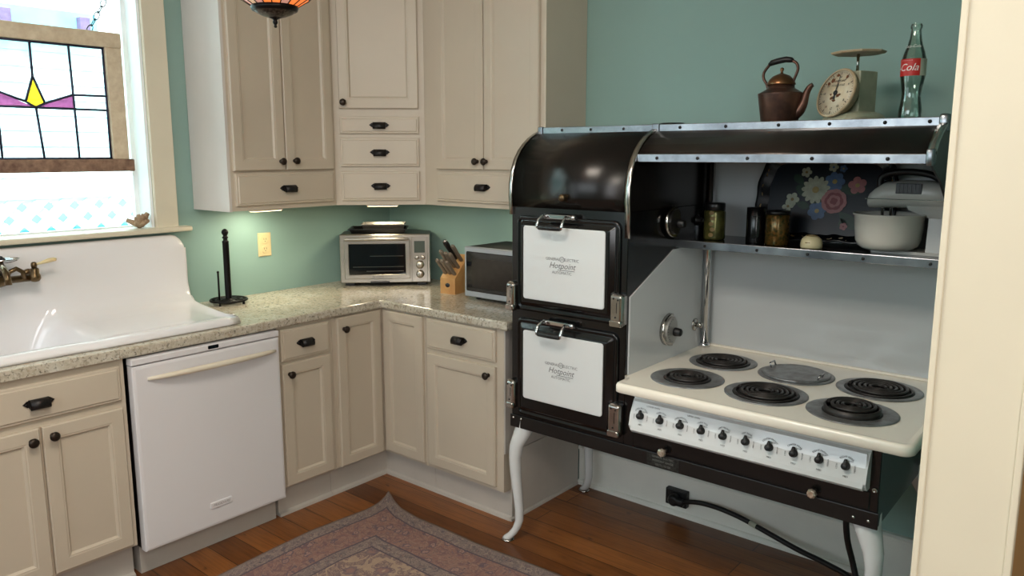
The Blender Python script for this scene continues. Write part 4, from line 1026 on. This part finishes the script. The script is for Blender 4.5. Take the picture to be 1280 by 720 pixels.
# local frame: find axis in dial plane closest to up
ex = (q_.to_3x3() @ Vector((1, 0, 0))); ey = (q_.to_3x3() @ Vector((0, 1, 0)))
upv = Vector((0, 0, 1)) - dn * dn.z; upv.normalize(); rtv = upv.cross(dn).normalized()
def dp(x, y, n=.0062): return tuple(dc + rtv * x + upv * y + dn * n)
for k in range(48):
    a = 2 * PI * k / 48; r0 = .062 if k % 4 == 0 else .067; w_ = .0012 if k % 4 == 0 else .0006
    c_, s_ = math.cos(a), math.sin(a)
    g.poly([dp(r0 * c_ - w_ * s_, r0 * s_ + w_ * c_), dp(.071 * c_ - w_ * s_, .071 * s_ + w_ * c_), dp(.071 * c_ + w_ * s_, .071 * s_ - w_ * c_), dp(r0 * c_ + w_ * s_, r0 * s_ - w_ * c_)])
for k, nn_ in enumerate(('24', '2', '4', '6', '8', '10', '12', '14', '16', '18', '20', '22')):
    a = PI / 2 - 2 * PI * k / 12; g.text(nn_, 0.012, lambda x, y, a=a: dp(.053 * math.cos(a) + x, .053 * math.sin(a) + y))
g.text('HOUSEHOLD', 0.010, lambda x, y: dp(x, .026 + y)); g.text('AMERICAN', 0.010, lambda x, y: dp(x, .040 + y))
g.build('dial_lettering', 'ink', dl, world=False)
g = G(); g.poly([dp(-.0045, -.022, .009), dp(.0045, -.022, .009), dp(.003, 0, .009), dp(.0008, .060, .009), dp(-.0008, .060, .009), dp(-.003, 0, .009)])
g.lathe([(.008, 0), (.007, .004), (0, .005)], dp(0, 0, .007), dn, 14); g.build('pointer', 'ink', dl, world=False)
g = G(); random.seed(11)
for (bx, by, br_) in ((.012, -.010, .009), (.020, -.006, .007), (-.010, -.016, .010), (0, -.026, .009), (-.02, -.004, .006), (-.03, .045, .012), (-.045, .034, .008), (-.012, .060, .009), (.03, .052, .008)):
    pts_ = [dp(bx + br_ * random.uniform(.5, 1.1) * math.cos(q), by + br_ * random.uniform(.4, .9) * math.sin(q), .0066) for q in [2 * PI * k / 9 for k in range(9)]]; g.poly(pts_)
g.build('rust_patches', 'rust', dl, world=False)
# bottle
bx, by = 2.815, -.38
t = thing('glass_bottle', 'tall green glass cola bottle with a red label on top of the stove', 'bottle', (bx, by, TZ))
pf = [(.026, 0), (.031, .004), (.0325, .012), (.0325, .030), (.030, .048), (.0275, .066), (.0272, .084), (.0300, .104), (.0335, .124), (.0345, .140), (.0345, .172), (.033, .184), (.028, .204), (.021, .224), (.0165, .244), (.0145, .262), (.0140, .270), (.0165, .274), (.0165, .281), (.0145, .284), (.0145, .288)]
g = G(); g.lathe(pf, (bx, by, TZ), n=40, cap1=False); g.lathe([(r - .0025, z) for r, z in pf[1:]], (bx, by, TZ), n=40, cap1=False); g.build('glass', 'bottle', t)
def bl(ang, z, r=.0352): return (bx + r * math.cos(ang), by + r * math.sin(ang), TZ + z)
A0 = math.radians(-105)
def band(a0, a1, z0, z1, name, m):
    g = G(); n = 20; rs = [[Vector(bl(a0 + (a1 - a0) * k / n, z0)) for k in range(n + 1)], [Vector(bl(a0 + (a1 - a0) * k / n, z1)) for k in range(n + 1)]]
    g.rings(rs, False, False, False, True); return g.build(name, m, t)
lb_ = band(math.radians(-205), math.radians(-46), .132, .182, 'label_band', 'red')
band(math.radians(-46), math.radians(10), .132, .182, 'label_band', 'greylabel')
g = G(); g.text('Coca-Cola', .030, lambda x, y: bl(math.radians(-160) + x / .0355, .156 + y, .0358), .35); g.build('label_lettering', 'white', lb_)
g = G(); g.text('Coca-Cola', .012, lambda x, y: bl(math.radians(-100) + x / .024, .219 + y, .0243 - y * .3), .3); g.text('- - - - - -', .010, lambda x, y: bl(math.radians(-110) + x / .0355, .178 + y, .0359)); g.build('neck_lettering', 'white', lb_)
# small dark lid on the top shelf
g = G(); g.lathe([(.050, 0), (.050, .016), (.046, .020), (0, .020)], (1.925, -.22, TZ), n=32); tag(g.build('flat_tin', 'blacksat'), 'low round black tin on the stove top left of the kettle', 'tin')

# ------------------------------------------------------------------ objects on the shelf
SZ = 1.2805
cx, cy = 2.118, -.215
t = thing('olive_jar', 'olive gold printed jar with dark lid at the left of the stove shelf', 'jar', (cx, cy, SZ))
g = G(); g.lathe([(.036, 0), (.040, .003), (.041, .010), (.041, .105), (.038, .113)], (cx, cy, SZ), n=36); jb = g.build('body', 'olive', t)
G().lathe([(.036, .112), (.039, .114), (.039, .138), (.036, .142), (0, .142)], (cx, cy, SZ), n=36).build('lid', 'blacksat', t)
g = G()
for k in range(5):
    a = math.radians(-85 + (k % 2) * 8); zc = .02 + k * .021
    g.poly([(cx + .0415 * math.cos(a + .25 * math.cos(q)), cy + .0415 * math.sin(a + .25 * math.cos(q)), SZ + zc + .008 * math.sin(q)) for q in [2 * PI * j / 10 for j in range(10)]])
g.build('print', 'fgold', jb)
cx, cy = 2.286, -.225
g = G(); g.lathe([(.034, 0), (.0345, .002), (.0345, .130), (.033, .132), (0, .132)], (cx, cy, SZ), n=36); g.lathe([(.0352, .098), (.0352, .101)], (cx, cy, SZ), n=36, cap0=False, cap1=False)
tag(g.build('black_canister', 'black'), 'plain tall black canister on the stove shelf', 'canister')
cx, cy = 2.372, -.235
t = thing('patterned_tin', 'shiny round tin with orange and green pattern on the stove shelf', 'tin', (cx, cy, SZ))
G().lathe([(.041, 0), (.0425, .002), (.0425, .108), (.041, .110)], (cx, cy, SZ), n=36).build('body', 'confetti', t)
G().lathe([(.043, .110), (.043, .122), (.040, .124), (0, .124)], (cx, cy, SZ), n=36).build('lid', 'blacksat', t)
cx, cy = 2.508, -.268
t = thing('kitchen_timer', 'small domed cream timer on the stove shelf in front of the tray', 'timer', (cx, cy, SZ))
g = G(); g.lathe([(.034, 0), (.037, .004), (.037, .018), (.033, .032), (.022, .042), (.010, .046), (0, .047)], (cx, cy, SZ), n=32); g.build('dome', 'timer', t)
g = G(); g.tube([(cx + .018 * math.cos(q), cy - .002 + .018 * math.sin(q), SZ + .0445) for q in [2 * PI * k / 24 for k in range(24)]], .0016, 6, closed=True); g.box(cx - .010, cx + .006, cy - .036, cy - .0345, SZ + .020, SZ + .023); g.build('ring', 'fgold', t)
# tole tray
t = thing('floral_tray', 'black scalloped tray painted with roses and daisies leaning behind the shelf', 'tray', (2.48, -.075, SZ))
tc = Vector((2.488, -.100, 1.447)); th = math.radians(12)
def tp(x, y, n=0.0): return (tc.x + x, tc.y + y * math.sin(th) - n * math.cos(th), tc.z + y * math.cos(th) + n * math.sin(th))
def outline(s_):
    pts_ = []; N = 96
    for k in range(N):
        a = 2 * PI * k / N
        ca, sa_ = math.cos(a), math.sin(a); n_ = 5.0
        r = 1 / ((abs(ca) / .248) ** n_ + (abs(sa_) / .162) ** n_) ** (1 / n_)
        r *= 1 + .016 * math.cos(8 * a) - .012 * math.cos(16 * a)
        pts_.append((ca * r * s_, sa_ * r * s_))
    return pts_
g = G()
rs = [[Vector(tp(x, y, n_)) for x, y in outline(s_)] for s_, n_ in ((.98, .010), (1.0, .014), (.985, .017), (.93, .012), (.86, .004), (.82, .0)) ]
g.rings(rs, True, False, False, True); g.rings([[Vector(tp(x, y, -.003)) for x, y in outline(.82)], [Vector(tp(x, y, .010)) for x, y in outline(.98)]], True, True, False, True); tr = g.build('tray_rim', 'tray', t)
g = G(); g.poly([tp(x, y, .0) for x, y in outline(.83)]); g.build('tray_well', 'trayblue', t)
def petal(g, c, ang, L, w, n, mi):
    g.mi = mi; d = Vector((math.cos(ang), math.sin(ang))); s_ = Vector((-d.y, d.x)); pts_ = []
    for q, ww in ((0, .15), (.2, .6), (.45, .95), (.7, 1.0), (.9, .7), (1, .25)): pts_.append(Vector(c) + d * L * q + s_ * w * ww)
    for q, ww in ((1, .25), (.9, .7), (.7, 1.0), (.45, .95), (.2, .6), (0, .15)): pts_.append(Vector(c) + d * L * q - s_ * w * ww)
    g.poly([tp(p.x, p.y, n) for p in pts_])
def disc(g, c, r, n, mi, k=12):
    g.mi = mi; g.poly([tp(c[0] + r * math.cos(2 * PI * i / k), c[1] + r * math.sin(2 * PI * i / k), n) for i in range(k)])
mats_ = ['fwhite', 'fpink', 'frose', 'fblue', 'fgreen', 'fgold', 'fyell']
g = G(); n0 = .0012
def o2(u, v):   # photo-measured positions relative to tray centre
    return (u, v)
for c, ang, L, w in (((-.02, -.01), 2.6, .10, .02), ((.05, .03), .2, .09, .025), ((.06, -.05), -.7, .085, .022), ((.0, .0), -2.2, .08, .02), ((-.08, .05), 2.4, .05, .015), ((.09, .02), .9, .05, .018), ((.07, -.07), -1.3, .04, .015), ((-.1, -.02), -.3, .05, .014)): petal(g, c, ang, L, w, n0, 4)
def flower(c, r, np_, mi, cm, n, w=.30, a0=0.0):
    for k in range(np_): petal(g, c, a0 + 2 * PI * k / np_, r, r * w, n + .0001 * (k % 3), mi)
    disc(g, c, r * .24, n + .0005, cm)
flower((.030, .062), .036, 7, 3, 6, .0016, .36); flower((-.020, -.048), .034, 6, 3, 6, .0016, .40, .3)
flower((-.034, .030), .052, 13, 0, 6, .0020, .20, .2); 
c = (.036, -.010)
for r_, k_, mi in ((.046, 8, 1), (.034, 6, 2), (.024, 5, 1), (.014, 4, 2)):
    for k in range(k_): disc(g, (c[0] + r_ * .45 * math.cos(2 * PI * k / k_ + r_ * 30), c[1] + r_ * .45 * math.sin(2 * PI * k / k_ + r_ * 30)), r_ * .55, .0024 + .00025 * (50 - r_ * 1000) / 10 + .00003 * k, mi)
flower((.110, .050), .032, 5, 1, 6, .0018, .42, .5); flower((-.115, -.008), .026, 5, 0, 5, .0018, .40, 1.2); flower((-.128, -.035), .022, 4, 0, 5, .0018, .40, .2); flower((-.075, .095), .020, 5, 0, 5, .0018, .4); flower((.08, -.10), .014, 5, 1, 2, .0018, .45); flower((.02, .115), .018, 5, 0, 3, .0018, .4); flower((.055, .110), .014, 5, 3, 6, .0018, .4)
for k in range(46):
    a = 2 * PI * k / 46; ox, oy = outline(.91)[int(k * 96 / 46)]
    petal(g, (ox, oy), a + 1.2 * (-1) ** k, .016, .003, .0118, 5)
g.build('painted_flowers', mats_, tr)
# mixer + bowl
mx, my = 2.79, -.190
t = thing('stand_mixer', 'vintage white stand mixer with black top handle on the stove shelf', 'mixer', (mx, my, SZ))
def sect(stations):
    return [[Vector((x, my + w_ * math.copysign(abs(math.cos(q)) ** .7, math.cos(q)), zc + h_ * math.copysign(abs(math.sin(q)) ** .7, math.sin(q)))) for q in [2 * PI * k / 24 for k in range(24)]] for x, zc, w_, h_ in stations]
g = G(); g.rings([[p + Vector((0, 0, -.012)) for p in q] for q in sect([(2.668, 1.462, .030, .016), (2.674, 1.464, .040, .026), (2.69, 1.472, .046, .034), (2.72, 1.484, .050, .043), (2.78, 1.488, .052, .046), (2.85, 1.488, .052, .046), (2.90, 1.484, .048, .042), (2.925, 1.480, .036, .03)])]); g.build('motor_housing', 'mixer', t)
g = G(); g.box(2.666, 2.926, my - .0535, my + .0535, 1.458, 1.461, .001); g.build('seam_band', 'chrome', t)
g = G()
for k in range(6): g.box(2.765 + k * .012, 2.772 + k * .012, my - .056, my - .040, 1.482, 1.508)
g.box(2.760, 2.838, my - .0535, my - .045, 1.478, 1.512, .002); g.build('vent', 'blacksat', t)
g = G(); g.tube(smooth_pts([(2.70, my, 1.495), (2.70, my, 1.528), (2.73, my, 1.544), (2.79, my, 1.549), (2.85, my, 1.540), (2.885, my, 1.518), (2.89, my, 1.495)], 4), .011, 12); g.build('handle', 'rubber', t)
g = G(); g.rings([[Vector((x, y, z)) for x, y in ((x0, my - w_), (x1, my - w_), (x1, my + w_), (x0, my + w_))] for z, x0, x1, w_ in ((SZ, 2.70, 2.928, .060), (SZ + .009, 2.70, 2.928, .060), (SZ + .010, 2.862, 2.926, .050), (1.40, 2.862, 2.922, .034), (1.425, 2.80, 2.92, .036), (1.446, 2.79, 2.92, .040))], smooth=False); g.build('pedestal', 'mixer', t)
g = G(); g.cyl((2.712, my, 1.40), (2.712, my, 1.455), .005); g.cyl((2.738, my, 1.40), (2.738, my, 1.455), .005); g.lathe([(.02, 0), (.026, .006), (.022, .012)], (2.725, my, 1.428), n=20); g.build('beater_shaft', 'chrome', t)
g = G(); g.lathe([(.062, 0), (.078, .003), (.092, .014), (.100, .032), (.104, .070), (.107, .112), (.112, .117), (.112, .121), (.107, .122), (.102, .114), (.099, .070), (.094, .034), (.084, .018), (0, .010)], (2.742, -.222, SZ + .0095), n=48)
tag(g.build('mixing_bowl', 'bowl'), 'wide off-white mixing bowl under the mixer head', 'bowl')

# ------------------------------------------------------------------ pendant
LX, LY = 1.722, -1.886
PZ = -0.012
t = thing('pendant_lamp', 'stained glass bowl pendant lamp with dark finial hanging in front of the cabinets', 'lamp', (LX, LY, CEIL))
def bz(r, z): return (r, z)
g = G(); g.lathe([(0, 0), (.003, .001), (.0042, .004), (.0025, .0065), (.005, .010), (.0065, .014), (.0045, .018), (.007, .0205), (.013, .023), (.015, .025)], (LX, LY, 1.914), n=20); g.build('finial', 'darkmetal', t)
g = G(); g.lathe([(.015, 0), (.030, .004), (.043, .010), (.050, .016)], (LX, LY, 1.938), n=32, cap0=False, cap1=False); g.build('filigree_cup', 'filigree', t)
g = G(); g.lathe([(.049, -.001), (.054, .001), (.057, .009), (.053, .012), (.047, .010)], (LX, LY, 1.953), n=32, cap0=False, cap1=False); g.build('ring', 'darkmetal', t)
prof = [(.054, 1.964), (.083, 1.982), (.108, 2.003), (.132, 2.030), (.155, 2.062), (.175, 2.098)]
g = G(); NS = 18; random.seed(2)
lead = []
for i in range(5):
    for k in range(NS):
        a0 = 2 * PI * k / NS; a1 = 2 * PI * (k + 1) / NS
        f_ = lambda r, z, a: (LX + r * math.cos(a), LY + r * math.sin(a), z)
        g.mi = random.choice([0, 1, 1, 2] if i < 1 else [0, 3, 1, 2]) if i != 1 else random.choice([3, 0, 3, 1])
        g.poly([f_(*prof[i], a0), f_(*prof[i], a1), f_(*prof[i + 1], a1), f_(*prof[i + 1], a0)])
        if k % 1 == 0: lead.append((f_(*prof[i], a0), f_(*prof[i + 1], a0)))
g.build('glass_shade', ['tam', 'tpk', 'tcr', 'tor'], t, recalc=False)
g = G()
for a_, b_ in lead: g.tube([a_, b_], .0016, 5)
for r, z in prof: g.tube([(LX + r * math.cos(2 * PI * k / 36), LY + r * math.sin(2 * PI * k / 36), z) for k in range(36)], .0018, 5, closed=True)
g.build('leading', 'darkmetal', t)
g = G()
for k in range(3):
    a = 2 * PI * k / 3; g.tube([(LX + .173 * math.cos(a), LY + .173 * math.sin(a), 2.105), (LX + .02 * math.cos(a), LY + .02 * math.sin(a), 2.50)], .003, 6)
g.cyl((LX, LY, 2.49), (LX, LY, CEIL - .02), .006); g.lathe([(.06, 0), (.055, -.02), (.01, -.03)], (LX, LY, CEIL - .001), n=24); g.build('hanger', 'darkmetal', t)

# ------------------------------------------------------------------ rug
RW, RH = 2.2, 2.6; NX, NY = 88, 104
rug = bpy.data.meshes.new('area_rug'); vs = []; fs = []; uvs = []
def edge_x(v):  # x of left edge at distance v from the near-wall edge
    P = [(0, .757), (.04, .778), (.09, .793), (.17, .803), (.30, .790), (.46, .776), (.62, .782), (.92, .803), (2.6, .82)]
    for (a_, b_), (c_, d_) in zip(P[:-1], P[1:]):
        if v <= c_: return b_ + (d_ - b_) * (v - a_) / (c_ - a_)
    return P[-1][1]
def edge_y(u):
    P = [(0, -.722), (.07, -.752), (.165, -.788), (.30, -.806), (.45, -.802), (.66, -.807), (1.03, -.786), (2.2, -.77)]
    for (a_, b_), (c_, d_) in zip(P[:-1], P[1:]):
        if u <= c_: return b_ + (d_ - b_) * (u - a_) / (c_ - a_)
    return P[-1][1]
for j in range(NY + 1):
    for i in range(NX + 1):
        u = RW * (i / NX) ** 1.15; v = RH * (j / NY) ** 1.15
        x = edge_x(v) + u * (RW - .05) / RW; y = edge_y(u) - v
        d_ = math.hypot(u, v); z = .009 + .014 * math.exp(-(d_ / .06) ** 2) + .0015 * math.sin(u * 9) * math.sin(v * 7)
        vs.append((x, y, z)); uvs.append((u, v))
for j in range(NY):
    for i in range(NX):
        a = j * (NX + 1) + i; fs.append((a, a + NX + 1, a + NX + 2, a + 1))
rug.from_pydata(vs, [], fs); rug.update()
uvl = rug.uv_layers.new(name='UVMap')
for lp in rug.loops: uvl.data[lp.index].uv = uvs[lp.vertex_index]
for p_ in rug.polygons: p_.use_smooth = True
rug.materials.append(M['rug'])
o = bpy.data.objects.new('area_rug', rug); COL.objects.link(o)
sm = o.modifiers.new('solid', 'SOLIDIFY'); sm.thickness = .007; sm.offset = -1
tag(o, 'faded rust and grey oriental patterned rug on the wood floor', 'rug')

# ------------------------------------------------------------------ lights
def area(name, loc, target, sx, sy, power, color, spread=None):
    l = bpy.data.lights.new(name, 'AREA'); l.shape = 'RECTANGLE'; l.size = sx; l.size_y = sy; l.energy = power; l.color = color
    o = bpy.data.objects.new(name, l); COL.objects.link(o); o.location = loc
    o.rotation_euler = (Vector(target) - Vector(loc)).to_track_quat('-Z', 'Y').to_euler()
    if spread: l.spread = spread
    return o
area('room_window_light', (2.0, -5.5, 2.15), (2.0, 0, 1.0), 2.6, 1.0, 35, (0.84, 0.93, 1.0))
area('side_window_light', (0.35, -4.2, 1.7), (3.0, -1.6, 0.9), 1.2, 1.4, 10, (0.82, 0.92, 1.0))
area('ceiling_fixture', (2.1, -2.45, 2.70), (2.1, -2.45, 0), 0.7, 0.7, 36, (1.0, 0.91, 0.79))
area('hall_fill_light', (4.9, -4.4, 1.9), (1.4, -0.4, 1.6), 1.2, 1.4, 34, (0.95, 0.97, 1.0))  # added fill with no known window; brightens the upper cabinet's right side
area('hall_fixture', (4.3, -3.2, 2.68), (2.2, -1.2, 0.8), 0.6, 0.6, 28, (1.0, 0.92, 0.80))
u1 = area('under_cabinet_lamp', (0.20, -0.95, 1.342), (0.20, -0.95, 0), 0.18, 0.05, 2.2, (1.0, 0.90, 0.66))
u2 = area('under_cabinet_lamp', (0.36, -0.36, 1.342), (0.36, -0.36, 0), 0.18, 0.05, 1.1, (1.0, 0.88, 0.62))
area('under_cabinet_lamp', (1.0, -0.18, 1.352), (1.0, -0.18, 0), 0.18, 0.05, 0.4, (1.0, 0.88, 0.62))
pb = bpy.data.lights.new('pendant_bulb', 'POINT'); pb.energy = 3; pb.color = (1, .7, .4); pb.shadow_soft_size = .03
po = bpy.data.objects.new('pendant_bulb', pb); COL.objects.link(po); po.location = (LX, LY, 2.08)
pw = area('window_daylight_portal', (-0.14, (WY0 + WY1) / 2, (WZ0 + WZ1) / 2), (1, (WY0 + WY1) / 2, (WZ0 + WZ1) / 2), WY1 - WY0, WZ1 - WZ0, 1, (1, 1, 1))
pw.data.cycles.is_portal = True
sun = bpy.data.lights.new('sun', 'SUN'); sun.energy = 16; sun.angle = .02; sun.color = (1, .98, .95)
so = bpy.data.objects.new('sun', sun); COL.objects.link(so); so.rotation_euler = Vector((-.5, .2, -.85)).to_track_quat('-Z', 'Y').to_euler()
wd = bpy.data.worlds.new('sky'); scn.world = wd; wd.use_nodes = True
nt = wd.node_tree; bg = nt.nodes['Background']; bg.inputs[0].default_value = (0.84, 0.93, 1.0, 1); bg.inputs[1].default_value = 6.5

# ------------------------------------------------------------------ camera
cam = bpy.data.cameras.new('camera'); co = bpy.data.objects.new('camera', cam); COL.objects.link(co)
P_ = [3.4217895, -3.0418516, 1.6092314, 0.6967816, 0.1618855, -0.0006922, 969.36136, -9.021, -9.5775]
cy_, sy2 = math.cos(P_[3]), math.sin(P_[3]); cp_, sp_ = math.cos(P_[4]), math.sin(P_[4])
f_ = Vector((-sy2 * cp_, cy_ * cp_, -sp_)); r_ = Vector((cy_, sy2, 0)); u_ = r_.cross(f_)
r2 = r_ * math.cos(P_[5]) + u_ * math.sin(P_[5]); u2_ = -r_ * math.sin(P_[5]) + u_ * math.cos(P_[5])
mtx = Matrix(((r2.x, u2_.x, -f_.x, P_[0]), (r2.y, u2_.y, -f_.y, P_[1]), (r2.z, u2_.z, -f_.z, P_[2]), (0, 0, 0, 1)))
co.matrix_world = mtx
cam.sensor_width = 36; cam.lens = P_[6] * 36 / 1280; cam.shift_x = -P_[7] / 1280; cam.shift_y = P_[8] / 1280; cam.clip_start = .01
scn.camera = co
scn.view_settings.view_transform = 'Standard'; scn.view_settings.look = 'None'; scn.view_settings.exposure = 0.0
